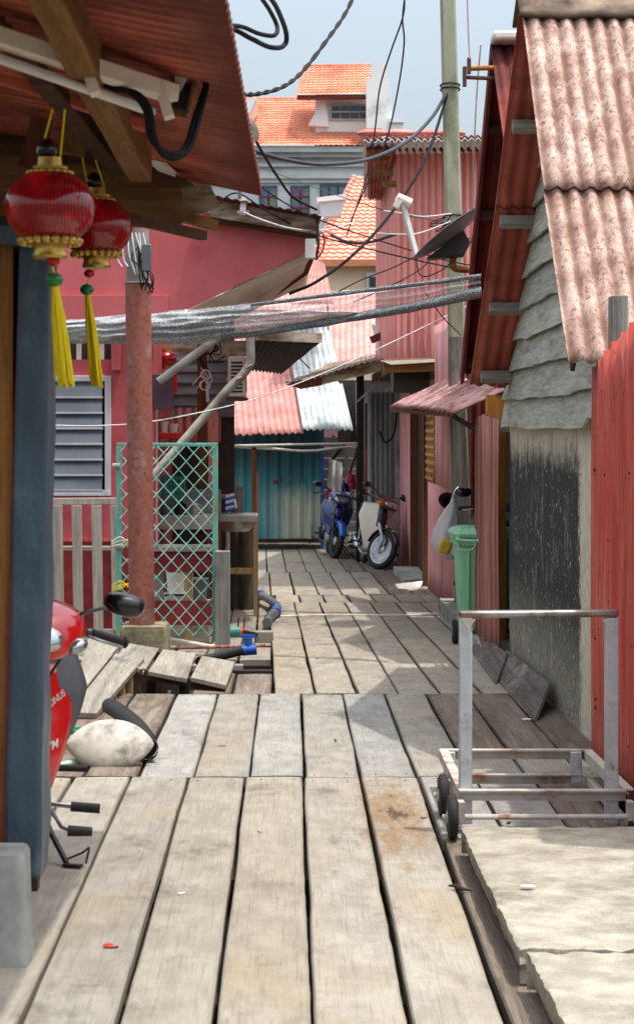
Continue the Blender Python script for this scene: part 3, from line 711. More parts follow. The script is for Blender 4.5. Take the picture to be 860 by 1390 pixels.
# ---- weathered pink sheet fence by the bin
fp = root('corrugated_fence', (1.52, 14.1, 0), 'narrow pink and brown weathered sheet fence between the bin and the mildewed wall', 'fence')
mb = MB()
mb.corr((1.505, 14.85, -.14), (1.515, 14.06, -.14), (1.505, 14.85, 1.72), (1.515, 14.06, 1.755), .26, .012, 6, 12, .012, ridge=True)
mb.corr((1.50, 14.09, -.10), (1.525, 13.36, -.10), (1.50, 14.09, 1.73), (1.525, 13.36, 1.70), .26, .012, 6, 12, .012, ridge=True, seed=5)
mb.build('sheet', 'pinkfence', fp, solid=.004, smooth=50)
MB().box((1.62, 14.5, .9), (.15, .15, 2.0)).build('post', 'orangeend', fp, bevel=.004)
MB().box((1.66, 13.9, 1.66), (.08, .9, .1)).build('rail', 'oldboard', fp)
MB().box((1.72, 13.75, 1.79), (.1, .09, .22)).build('post', 'oldboard', fp)

# ---- second gable (dark red) behind
hC = root('wooden_house', (2.0, 15.2, 0), 'dark red house whose overhanging verge shows just behind the steep pinkish roof', 'house')
vx = 1.60
rC = Vector((vx, 14.7, 4.70)); fC = Vector((vx, 17.25, 2.15)); XR = Vector((4.2, 0, 0))
MB().corr(rC, rC + XR, fC, fC + XR, .088, .013, 16, 8, .008, seed=8).build('roof_sheet', 'darkred', hC, solid=.008, smooth=60)
MB().corr(rC + XR, rC, Vector((vx + 4.2, 13.15, 3.15)), Vector((vx, 13.15, 3.15)), .088, .013, 10, 8, .008, seed=9).build('roof_sheet', 'darkred', hC, solid=.008, smooth=60)
MB().bar(rC + Vector((0, -.1, .03)), rC + Vector((4.2, -.1, .03)), .26, .07, seg=2).build('ridge_cap', 'whitepaint', hC, bevel=.02)
MB().bar(rC + Vector((.01, 0, -.07)), fC + Vector((.01, 0, -.07)), .03, .13, seg=4, jit=.01).build('bargeboard', 'darkred', hC)
for t in (.2, .45, .7, .93):
    q = rC.lerp(fC, t) - Vector((0, 0, .09)); MB().bar(q, q + Vector((2.5, 0, 0)), .05, .08).build('purlin', 'beam_dark', hC)
MB().prism([(1.95, 13.4, -.2), (1.95, 17.3, -.2), (1.95, 17.2, 2.1), (1.95, 14.7, 4.55), (1.95, 13.4, 3.3)], (.05, 0, 0)).build('gable_wall', 'interior', hC)
MB().corr((2.3, 17.85, -.2), (2.3, 14.9, -.2), (2.3, 17.85, 2.0), (2.3, 14.9, 2.0), .09, .012, 4, 8).build('recess_wall', 'pinkupper', hC, smooth=60)
MB().corr((1.62, 17.86, -.2), (2.4, 17.86, -.2), (1.62, 17.86, 2.2), (2.4, 17.86, 2.2), .09, .012, 4, 8).build('recess_wall', 'darkred', hC, smooth=60)
MB().box2((1.45, 13.4, -.3), (6, 18, -.02)).build('floor_slab', 'concrete_grey', hC)

# ---- pink house at the bend
hB = root('sheet_metal_house', (1.7, 21, 0), 'two storey pink corrugated house at the bend behind the utility pole', 'house')
def wx(y): return 1.60
g0 = lambda y: gz(y) - .04
MB().corr((1.60, 21.15, g0(21)), (1.60, 17.9, g0(18)), (1.60, 21.15, 1.02), (1.60, 17.9, 1.02), .2, .014, 4, 12, .01, ridge=True).build('lower_panel', 'pinkwall', hB, solid=.004, smooth=50)
MB().corr((1.60, 20.25, 1.0), (1.59, 17.9, 1.0), (1.60, 20.25, 2.75), (1.59, 17.9, 2.75), .75, .005, 4, 12, .008, ridge=True).build('upper_panel', 'pinkwall', hB, solid=.004, smooth=50)
w = MB(); w.box2((1.60, 20.25, 1.02), (1.64, 20.33, 2.2)).box2((1.60, 21.55, 1.02), (1.64, 21.65, 2.2)).box2((1.60, 20.25, 1.0), (1.66, 21.65, 1.05)).box2((1.60, 20.25, 2.1), (1.66, 21.65, 2.18))
wf = w.build('window_frame', 'brown_post', hB)
lt = MB()
for k in range(16):
    y = 20.35 + k * .08; lt.bar((1.61, y, 1.04), (1.61, y, 2.1), .03, .03, (1, 0, 0))
for k in range(12):
    z = 1.06 + k * .09; lt.bar((1.60, 20.33, z), (1.60, 21.57, z + .0), .03, .035)
lt.build('lattice', 'lattice', wf)
MB().box2((1.72, 20.2, .9), (1.74, 21.9, 2.3)).build('dark_backing', 'interior', hB)
MB().box2((1.66, 21.85, g0(22)), (1.72, 24.0, 2.1)).build('door', 'door_dark', hB)
MB().box2((1.57, 21.65, g0(22)), (1.67, 21.85, 2.2)).build('door_frame', 'brown_post', hB)
MB().box2((1.57, 23.95, g0(22)), (1.67, 24.1, 2.2)).build('door_frame', 'brown_post', hB)
MB().box2((1.35, 21.9, gz(22) - .02), (1.9, 24.0, gz(22) + .06)).build('door_step', 'concrete_grey', hB)
MB().corr((1.60, 26.5, g0(26)), (1.60, 24.05, g0(24)), (1.60, 26.5, 2.6), (1.60, 24.05, 2.6), .3, .012, 4, 12, .01, ridge=True).build('lower_panel', 'pinkwall', hB, solid=.004, smooth=50)
MB().box2((1.53, 26.5, g0(26)), (1.66, 26.62, 2.6)).build('corner_post', 'concrete_grey', hB)
# upper storey
MB().corr((1.27, 22.0, 2.42), (3.0, 22.0, 2.42), (1.27, 22.0, 5.0), (3.0, 22.0, 5.0), .082, .012, 6, 10, .012).build('upper_wall', 'pinkupper', hB, smooth=60)
MB().corr((1.27, 27, 2.42), (1.27, 22.0, 2.42), (1.27, 27, 5.0), (1.27, 22.0, 5.0), .082, .012, 4, 8, .006).build('upper_wall', 'pinkupper', hB, smooth=60)
MB().box2((1.2, 21.9, 2.3), (3.0, 27, 2.41)).build('floor_edge', 'beam_dark', hB)
MB().bar(P(520, 497, 21.2), P(614, 494, 21.2), .2, .16, seg=4, jit=.015).build('lintel_beam', 'ply_x', hB)
MB().prism([P(518, 490, 21), P(613, 487, 21), P(613, 490, 21), P(530, 495, 21)], (0, .5, .02)).build('flashing', 'cream', hB)
MB().box2((1.2, 21.3, 2.05), (1.62, 21.9, 2.3)).build('under_ledge', 'interior', hB)
a, b = P(493, 192, 21.2), P(655, 189, 21.2)
MB().corr(a, b, a + Vector((.18, 4.3, -.12)), b + Vector((.9, 4.3, -.12)), .076, .018, 8, 8, .01).build('roof_sheet', 'bwhite', hB, solid=.012, smooth=60)
a2 = a + Vector((.02, .04, .045)); b2 = b + Vector((0, .04, .045))
MB().corr(a2, b2, a2 + Vector((.18, 4.2, -.1)), b2 + Vector((.9, 4.2, -.1)), .076, .014, 6, 8).build('roof_sheet', 'pinkroof', hB, solid=.01, smooth=60)
c0, c1 = P(497, 198, 21.4), P(537, 200, 21.4)
MB().corr(c0 + Vector((0, 0, -.02)), c1 + Vector((0, 0, -.02)), c0 + Vector((.16, 3.2, -.22)), c1 + Vector((.0, 3.2, -.22)), .076, .014, 8, 8, .01).build('soffit', 'roofunder', hB, solid=.006, smooth=60)
for (px, py, pw) in ((512, 214, 30), (520, 235, 26), (528, 250, 18)):
    q = P(px, py, 21.9); MB().bar(q - Vector((pw * .0044, 0, 0)), q + Vector((pw * .0044, 0, 0)), .06, .07).build('bracket', 'rafter', hB)
MB().box2(P(530, 195, 21.7), P(650, 206, 21.9)).build('shadow_gap', 'interior', hB)  # dark box standing in for the shade under the eave
for px in (495, 530, 565, 600):
    MB().ell(P(px + 10, 181, 21.6), (.19, .1, .05), 12, 6).build('roof_tile', 'pinkroof', hB)
MB().box2((1.6, 26.6, -.4), (4, 26.7, 2.6)).build('back_wall', 'pinkwall', hB)

# awning over the path side door
aw = root('awning', (1.4, 17, 1.9), 'small faded pink sheet awning propped over the path above the green bin', 'awning')
A, B, C_, D = P(528, 553, 20.2), P(613, 558, 14.9), P(690, 529, 14.2), P(637, 513, 18.2)
C_ = Vector((1.69, 14.3, 1.93)); D = Vector((1.66, 18.6, 2.16))
MB().corr(A, B, D, C_, .30, .012, 8, 12, .03, rag=.02, seed=3).build('sheet', 'awning', aw, solid=.006, smooth=50)
MB().bar(B + Vector((.0, .25, -.02)), Vector((1.6, 14.95, 1.57)), .035, .035).build('strut', 'blackgloss', aw)
MB().bar(A + Vector((.02, -.1, -.03)), B + Vector((.02, .1, -.03)), .03, .04).build('edge_batten', 'brown_post', aw)

# ---- grey sheet wall, black posts and the leaning canopy beyond
gw = root('sheet_metal_shed', (1.35, 27.2, gz(27)), 'grey ribbed metal shed with black posts under a sagging canopy behind the parked motorbikes', 'shed')
mb = MB(); mb.corr((1.19, 27.2, g0(27)), (1.6, 26.8, g0(27)), (1.19, 27.2, 2.15), (1.6, 26.8, 2.15), .1, .03, 4, 10, .01)
mb.build('ribbed_wall', 'greysheet', gw, smooth=50)
MB().corr((1.19, 31, g0(31)), (1.19, 27.2, g0(27)), (1.19, 31, 2.15), (1.19, 27.2, 2.15), .1, .03, 4, 8).build('ribbed_wall', 'greysheet', gw, smooth=50)
for px in (486, 491):
    q = P(px, 500, 26.6); MB().box2((q.x - .03, 26.6, g0(27)), (q.x + .03, 26.68, 2.45)).build('post', 'blackgloss', gw)
MB().box2((P(495, 0, 27.6).x, 27.6, g0(27)), (P(505, 0, 27.6).x, 27.65, 2.0)).build('side_panel', 'brown_post', gw)
MB().box2((P(497, 0, 27.5).x, 27.5, .6), (P(502, 0, 27.5).x, 27.55, 1.3)).build('red_cloth_strip', 'pinkcloth', gw)
A, B, C_, D = P(387, 521, 24.6), P(531, 487, 24.2), P(545, 476, 28.5), P(452, 492, 29.5)
mb = MB(); mb.corr(A, B, D, C_, .09, .012, 10, 6, .06, rag=.03)
mb.build('canopy_sheet', 'ridge', gw, solid=.01, smooth=50)
MB().prism([P(437, 507, 24.6), P(520, 489, 24.4), P(521, 503, 24.4), P(437, 522, 24.6)], (0, .05, 0)).build('fascia', 'fascia', gw)
MB().prism([P(388, 522, 24.7), P(437, 509, 24.7), P(437, 523, 24.7), P(408, 528, 24.7)], (0, .08, 0)).build('fascia', 'rustpole', gw)
MB().bar(P(395, 517, 24.4), P(470, 494, 24.4), .03, .03).build('edge_trim', 'galv', gw)
MB().bar(P(485, 545, 24.8), P(515, 515, 24.8), .02, .02).build('strut', 'galv', gw)
MB().bar(P(505, 519, 25), P(545, 520, 25), .025, .03).build('strut', 'galv', gw)
MB().bar(P(522, 530, 24.2), P(560, 512, 24.2), .03, .03).build('strut', 'galv', gw)
MB().box2(P(458, 516, 31), P(540, 600, 31.1)).build('dark_backing', 'interior', gw)
MB().prism([P(505, 440, 26), P(540, 455, 26), P(540, 500, 26), P(518, 500, 26), P(512, 470, 26)], (0, .3, 0)).build('wall_end', 'bwhite', gw)
MB().bar(P(503, 462, 25.6), P(542, 445, 25.6), .1, .1).build('eave_board', 'darkred', gw)
mb = MB().tube(cat([P(515, 585, 26.5), P(522, 600, 26.5), P(534, 590, 26.5), P(538, 560, 26.5)]), .016, 6); mb.build('hanging_hose', 'cable', gw)

# ---- utility pole
up = root('utility_pole', (1.62, 17.55, gz(17.5)), 'tall square green-grey concrete utility pole rising beside the pink house', 'pole')
def upx(z): return 1.628 - (z - 1) * .0265
mb = MB(); 
for (za, zb) in ((-.3, 2.2), (2.2, 7.4)):
    pass
rings = []
for z in (-.3, 1, 2.5, 4, 5.5, 7.4):
    r = lerp(.085, .066, (z + .3) / 7.7); x = upx(z); c = .018
    rings.append([Vector((x + a * r + (-a * c if i % 2 else 0), 17.55 + b * r + (0 if i % 2 else -b * c), z)) for i, (a, b) in enumerate(((-1, -1), (-1, -1), (1, -1), (1, -1), (1, 1), (1, 1), (-1, 1), (-1, 1)))])
for r_ in rings:
    c = sum(r_, Vector()) / 8; r_.sort(key=lambda p: math.atan2(p.y - c.y, p.x - c.x))
mb.loft(rings[2:]).build('shaft', 'utility', up, smooth=0)
MB().loft(rings[:2] + [[p + Vector((0, 0, -.3)) for p in rings[2]]] + [[p + Vector((0, 0, -.001)) for p in rings[2]]]).build('lower_shaft', 'post_grey', up, smooth=0)  # darker material stands for the shade on the lower pole
for z in (4.9, 4.86, 3.65):
    mb = MB(); mb.torus((upx(z), 17.55, z), .092, .008, (0, .1, 1), 16, 5); mb.build('binding_wire', 'cable', up)
mb = MB()
for k in range(7):
    z = 3.55 + random.uniform(-.1, .1); x = upx(3.5)
    mb.tube(cat([(x - .09, 17.5, z), (x - .16 + random.uniform(-.08, .05), 17.42, z - random.uniform(-.05, .14)), (x + .05, 17.44, z - .05 + random.uniform(-.05, .05)), (x + .1, 17.5, z + .05)]), .005, 5)
mb.build('wire_tangle', 'cable', up)

# ---- satellite dish
sd = root('satellite_dish', P(640, 350, 16.6), 'dark grey satellite dish seen edge-on with white arm, fixed beside the utility pole', 'dish')
Cn = P(609, 316, 16.4); axv = (P(655, 281, 16.4) - P(563, 350, 16.4)).normalized()
nrm = (Vector((-.58, -.02, .81)) + Vector((0, .12, 0))); nrm = (nrm - axv * nrm.dot(axv)).normalized()
yax = nrm.cross(axv)
rot = Matrix((axv, yax, nrm)).transposed()
mb = MB(); prof = [(0, -.055)] + [(.385 * k / 8, -.055 + .055 * (k / 8) ** 2) for k in range(1, 9)]
mb.M = Matrix.Translation(Cn) @ rot.to_4x4()
mb.lathe(prof + [(.39, .004), (.385, .008)] + [(.385 * k / 8, -.045 + .05 * (k / 8) ** 2) for k in range(7, 0, -1)], n=36)
mb.build('reflector', 'dishgrey', sd)
LN = P(543, 272, 16.3)
MB().bar(P(565, 348, 16.4), LN + Vector((.02, 0, -.03)), .032, .045).build('arm', 'whitepaint', sd)
mb = MB(); mb.cyl(LN + Vector((-.03, 0, .03)), LN + Vector((.09, .02, -.03)), .04, 12, .05); mb.box(LN + Vector((-.02, 0, -.02)), (.06, .07, .11), Matrix.Rotation(.5, 3, 'Y')); mb.build('receiver', 'cream', sd, bevel=.006)
mb = MB(); q = Cn - nrm * .06
mb.prism([q + axv * -.3, q + axv * .12, q + axv * .1 - nrm * .12, q - axv * .02 - nrm * .18, q - axv * .25 - nrm * .04], yax * .12); mb.build('mount', 'dishback', sd, bevel=.01)
MB().tube(cat([P(617, 338, 16.5), P(614, 356, 16.5), P(620, 365, 16.5), P(656, 366, 16.6)]), .032, 10).build('wall_bracket', 'rustpipe', sd)
MB().tube([P(618, 333, 16.5), P(634, 328, 16.5), P(658, 314, 16.7)], .03, 10).build('stay', 'pinkfence', sd)
MB().tube(cat([P(563, 350, 16.3), P(572, 375, 16.3), P(600, 366, 16.4), P(618, 350, 16.5)]), .006, 5).build('feed_cable', 'cable_grey', sd)

# ---- aerial bracket on the verge
ab = root('aerial_bracket', P(672, 100, 14.6), 'rusty two-rod aerial bracket sticking out from the dark red verge', 'bracket')
mb = MB(); mb.cyl(P(700, 91, 14.6), P(636, 93, 14.4), .02, 8); mb.build('rod', 'rustpipe', ab)
MB().cyl(P(700, 108, 14.6), P(631, 105, 14.4), .016, 8).build('rod', 'rustrod', ab)
MB().box2(P(634, 78, 14.35), P(638, 101, 14.4)).build('end_plate', 'rustrod', ab)
MB().box2(P(628, 90, 14.35), P(632, 118, 14.4)).build('end_plate', 'rustrod', ab)

# ---- wheelie bin
wb_ = root('wheelie_bin', (1.575, 15.05, gz(15)), 'pale green plastic wheelie bin standing against the pink wall', 'bin')
G = gz(15)
def rr(cx, cy, z, hx, hy, r=.05, n=4):
    out = []
    for (sx, sy, a0) in ((1, 1, 0), (-1, 1, 90), (-1, -1, 180), (1, -1, 270)):
        for k in range(n + 1):
            a = R(a0 + 90 * k / n); out.append(Vector((cx + sx * (hx - r) + r * math.cos(a), cy + sy * (hy - r) + r * math.sin(a), z)))
    return out
bc = (1.575, 15.05)
mb = MB(); mb.loft([rr(*bc, G + .04, .185, .2), rr(*bc, G + .3, .2, .22), rr(*bc, G + .78, .225, .25), rr(*bc, G + .80, .245, .268), rr(*bc, G + .855, .25, .272)]); mb.build('body', 'binplastic', wb_, smooth=35)
lid = MB(); lid.loft([rr(*bc, G + .862, .262, .285), rr(*bc, G + .89, .266, .29), rr(*bc, G + .915, .25, .272), rr(*bc, G + .94, .19, .21), rr(*bc, G + .945, .1, .12)])
l = lid.build('lid', 'binplastic', wb_, smooth=35)
MB().tube(cat([(1.36, 14.77, G + .87), (1.34, 14.72, G + .85), (1.45, 14.7, G + .84), (1.6, 14.7, G + .845), (1.75, 14.72, G + .86)]), .015, 8).build('handle', 'binplastic', l)
MB().tube(cat([(1.34, 14.76, G + .82), (1.36, 14.74, G + .77), (1.46, 14.74, G + .775), (1.50, 14.75, G + .85), (1.53, 14.76, G + .91)]), .005, 6).build('wire_loop', 'cable_white', wb_)
for k in (-1, 1):
    x = 1.575 + k * .245; wl = MB(); wl.lathe([(.0, -.022), (.085, -.022), (.1, -.012), (.1, .012), (.085, .022), (0, .022)], (x, 14.84, G + .1), 22, (1, 0, 0)); w_ = wl.build('wheel', 'tyre', wb_)
    MB().lathe([(0, -.025), (.05, -.025), (.05, .025), (0, .025)], (x, 14.84, G + .1), 14, (1, 0, 0)).build('hub', 'greyplastic', w_)
MB().cyl((1.33, 14.84, G + .1), (1.82, 14.84, G + .1), .014, 8).build('axle', 'rustrod', wb_)
for k in (-.14, 0, .14): MB().box((1.575 + k, 14.82, G + .5), (.02, .05, .5), Matrix.Rotation(.06, 3, 'X')).build('rib', 'binplastic', wb_, bevel=.006)

# ---- hanging plastic bag
pb = root('plastic_bag', P(604, 720, 17.2), 'white plastic rubbish bag with yellow packets hanging beside the green bin', 'bag')
cx = P(603, 0, 17.2).x; rings = []
for (py, hw, off) in ((676, 1.5, 10), (683, 3, 9), (692, 7, 6), (705, 12, 2), (720, 16, -1), (735, 17.5, -1), (748, 14, 1), (757, 7, 4), (760, 2, 5)):
    q = P(604 + off, py, 17.2); h = hw * 17.2 / 2500
    rings.append([q + Vector((math.cos(a) * h, math.sin(a) * h * .8, 0)) * (1 + .16 * math.sin(a * 5 + py * .1) + .1 * nz(math.cos(a), math.sin(a), py * .07, 2)) for a in [2 * PI * k / 24 for k in range(24)]])
mb = MB(); mb.loft(rings); mb.build('bag_body', 'bag', pb, smooth=80)
q = P(606, 742, 17.12); MB().box(q + Vector((-.02, -.02, .0)), (.1, .1, .13), Matrix.Rotation(.35, 3, 'Y')).build('packet', 'bagyellow', pb, bevel=.015); MB().box(q + Vector((.05, .0, -.03)), (.06, .08, .09), Matrix.Rotation(-.5, 3, 'Y')).build('packet', 'cream', pb, bevel=.015)
MB().tube(cat([P(612, 680, 17.2), P(616, 668, 17.3), P(622, 660, 17.5)]), .006, 6).build('tie', 'bag', pb)
ht = root('sun_hat', P(610, 680, 17.5), 'dark upturned hat hooked on the wall above the white plastic bag', 'hat')
mb = MB(); mb.M = Matrix.Translation(P(609, 682, 17.6)) @ Matrix.Rotation(R(62), 4, 'X') @ Matrix.Rotation(R(18), 4, 'Y')
mb.lathe([(.0, -.07), (.05, -.068), (.07, -.04), (.075, .0), (.115, .02), (.12, .024), (.075, .008), (.068, -.035), (.048, -.06), (0, -.062)], n=22, sx=1, sy=.8); mb.build('brim', 'door_dark', ht)

# ---- leaning boards
for (pp, lab) in ((((637, 882, 14.3), (671, 931, 12.05), (687, 886, 12.75), (652, 860, 14.7)), 'grey weathered board leaning at the wall foot, the farther one by the bin'),
                  (((677, 930, 12.1), (724, 977, 10.45), (745, 926, 11.0), (687, 882, 13.0)), 'grey board leaning at the wall foot, the nearer one with an open end')):
    q = [P(*a) for a in pp]
    q[0].z = gz(q[0].y) + .004; q[1].z = gz(q[1].y) + .004
    n = (q[1] - q[0]).cross(q[3] - q[0]).normalized()
    mb = MB(); mb.prism(q, n * -.022 if n.x < 0 else n * .022)
    o = mb.build('leaning_board', 'leanboard', bevel=.003); tag(o, lab, 'board', 'boards leaning on the wall')

# ---- concrete slab
def slab(name, x0f, x1, y0, y1, top, bot, mat, label, seed):
    nx, ny = 70, 90
    mb = MB()
    def top_fn(u, v):
        y = lerp(y0, y1, v); xl = x0f(y) + .012 * nz(y, seed, 0, 6) + .006 * nz(y, seed, 4, 24); x = lerp(xl, x1, u ** 1.3)
        yy = y + ((.012 * nz(x, seed, 9, 7)) if v in (0, 1) else 0)
        e = min(1, min(u * 40, v * 40, (1 - v) * 40))
        return Vector((x, yy, top + .004 * nz(x, y, seed, 2) + .0015 * nz(x, y, seed, 17) - .009 * (1 - e) * max(0, .4 + 1.3 * nz(x, y, seed, 16))))
    mb.grid(top_fn, nx, ny)
    vs = [Vector(v) for v in mb.v]
    edge = [vs[j * (nx + 1)] for j in range(ny + 1)]; bk = [vs[ny * (nx + 1) + i] for i in range(nx + 1)]; fr_ = [vs[i] for i in range(nx + 1)]
    for e in (edge, bk, fr_):
        L = len(e) - 1; rows = 5; vv = []; ff = []
        for j in range(rows + 1):
            for i, p in enumerate(e):
                t = j / rows; d = .016 * nz(p.x, p.y, t * .5 + seed, 22) * math.sin(PI * min(1, t * 1.2))
                dx = -1 if e is edge else 0; dy = 0 if e is edge else (1 if e is bk else -1)
                vv.append(Vector((p.x + dx * d + (.025 * t if e is edge else 0), p.y + dy * d, lerp(p.z, bot, t))))
        for j in range(rows):
            for i in range(L): ff.append((j * (L + 1) + i, j * (L + 1) + i + 1, (j + 1) * (L + 1) + i + 1, (j + 1) * (L + 1) + i))
        mb.add(vv, ff)
    bm_ = mb.build(name, mat, smooth=35)
    return tag(bm_, label, 'slab')
slab('concrete_slab', lambda y: lerp(.655, .672, (7.05 - y) / 1.6), 2.3, 5.42, 7.07, .115, .01, 'concrete', 'big rough concrete slab laid on the boards in front of the trolley', 3)
slab('concrete_slab', lambda y: .69 + .02 * (5.4 - y), 2.3, 3.6, 5.36, .122, .01, 'concrete', 'second concrete slab at the near right edge, in front of the big slab', 17)

# ---- platform trolley
tr = root('platform_trolley', (.98, 7.95, 0), 'grey tubular hand trolley with rusty base frame standing behind the concrete slab', 'trolley')
YF, YB = 7.5, 8.4
xl, xr = P(631, 0, YF).x, P(829, 0, YF).x
zt = P(0, 838, YF).z
for x in (xl, xr): MB().box2((x - .026, YF - .024, .035), (x + .026, YF + .024, zt)).build('upright', 'steelpaint', tr, bevel=.005)
MB().bar((xl - .028, YF, zt + .012), (xr + .028, YF, zt + .018), .05, .03).build('handle_bar', 'steelbar', tr, bevel=.012, bseg=3)
for x, s in ((xl, 1), (xr, -1)):
    MB().prism([(x - .02, YF - .027, zt - .004), (x + .04 * s, YF - .027, zt - .004), (x + .01 * s, YF - .027, zt - .05)], (0, .054, 0)).build('gusset', 'rusty', tr)
zf = .153
xbl, xbr = P(600, 0, YB).x, P(801, 0, YB).x; xfl, xfr = P(617, 0, YF).x, P(848, 0, YF).x
xfl, xfr = xl - .03, xr + .05; xbl, xbr = xfl - .0, xr + .03
def angle(a, b, nm='frame_rail'):
    a, b = Vector(a), Vector(b)
    mb = MB(); mb.bar(a, b, .008, .04); 
    sd_ = (b - a).normalized().cross(Vector((0, 0, 1))); mb.bar(a + Vector((0, 0, .024)) + sd_ * .016, b + Vector((0, 0, .024)) + sd_ * .016, .04, .007); return mb.build(nm, 'rusty', tr)
angle((xfl, YF - .03, zf), (xfr, YF - .03, zf)); angle((xbl, YB, zf), (xbr, YB, zf))
angle((xfl, YF - .03, zf - .001), (xbl, YB, zf - .001)); angle((xfr, YF - .03, zf - .001), (xbr, YB, zf - .001))
angle((xbl + .03, YB - .02, .045), (xbr - .03, YB - .02, .045))
for x in (xbl + .04, xbr - .04): MB().box2((x - .025, YB - .05, .03), (x + .025, YB - .004, zf + .02)).build('frame_stub', 'steelpaint', tr, bevel=.004)
for x in (xfl, xfr): MB().bar((x, YF - .02, .045), (x, YB, .045), .03, .03).build('frame_rail', 'rusty', tr)
for y in (7.36, 7.8):
    for s, x in ((-1, xfl - .035), (1, xfr + .035)):
        wl = MB(); wl.lathe([(.03, -.02), (.062, -.021), (.084, -.016), (.09, -.006), (.09, .006), (.084, .016), (.062, .021), (.03, .02)], (x, y, .09), 24, (1, 0, 0)); wh_ = wl.build('wheel', 'tyre', tr)
        MB().lathe([(0, -.024), (.018, -.024), (.045, -.012), (.045, .012), (.018, .024), (0, .024)], (x, y, .09), 14, (1, 0, 0)).build('hub', 'rusty', wh_)
    MB().cyl((xfl - .075, y, .09), (xfr + .075, y, .09), .011, 8).build('axle', 'rusty', tr)
    for x in (xfl, xfr): MB().box2((x - .012, y - .03, .08), (x + .012, y + .03, zf)).build('axle_plate', 'rusty', tr)

# small debris
mb = MB(); q = P(150, 1286, 5.83)
mb.grid(lambda u, v: Vector((q.x + (u - .5) * .05, 5.83 + (v - .5) * .024 * math.sin(PI * (u * .9 + .05)), .006 + .008 * math.sin(u * 5) * (v - .2))), 8, 4)
tag(mb.build('leaf', 'leafred', solid=.001), 'small fallen red leaf lying on a near board', 'leaf')
mb = MB(); a = P(608, 1207, 6.57); b = P(640, 1213, 6.5); a.z = b.z = .012
mb.tube([a, a.lerp(b, .3) + Vector((0, .01, .004)), a.lerp(b, .6) - Vector((0, .006, 0)), b], [.003, .008, .007, .002], 6)
tag(mb.build('twig', 'leafdry'), 'short dark twig lying left of the concrete slab', 'twig')
mb = MB(); q = P(716, 1227, 6.1); q.z = .128
mb.ell(q, (.028, .014, .004), 9, 5); tag(mb.build('paper_scrap', 'paper'), 'tiny white scrap of paper on the concrete slab', 'scrap')
mb = MB(); q = P(714, 973, 10.45); q.z = gz(10.45) + .012
mb.ell(q, (.03, .02, .008), 9, 5); tag(mb.build('paper_scrap', 'paper'), 'tiny white scrap at the foot of the nearer leaning board', 'scrap')

for i, (px, py, rz) in enumerate(((575, 1110, .4), (628, 1094, .1), (690, 1118, 1.2), (352, 1130, 2.0), (246, 1214, .8), (455, 1002, 1.7), (300, 1010, .3), (515, 905, .9), (430, 880, 2.2))):
    Y = 1.65 * FPX / (py - VY); p = P(px, py, Y); p.z = gz(Y) + .004
    mb = MB(); mb.box(p, (random.uniform(.02, .045), random.uniform(.006, .014), .004), rz)
    tag(mb.build('wood_chip', ['tan', 'paper', 'leafdry'][i % 3]), 'tiny chip of wood or paper lying on the boardwalk planks', 'chip', 'tiny chips scattered on the boardwalk')
# ================================================================== MOTORBIKES
def ringxz(c, rx, rz, n=20, pw=2.4, tilt=0):
    out = []
    for k in range(n):
        a = 2 * PI * k / n; ca, sa = math.cos(a), math.sin(a)
        x = math.copysign(abs(ca) ** (2 / pw), ca) * rx; z = math.copysign(abs(sa) ** (2 / pw), sa) * rz
        out.append(Vector((c[0] + x, c[1] + z * math.sin(tilt), c[2] + z * math.cos(tilt))))
    return out

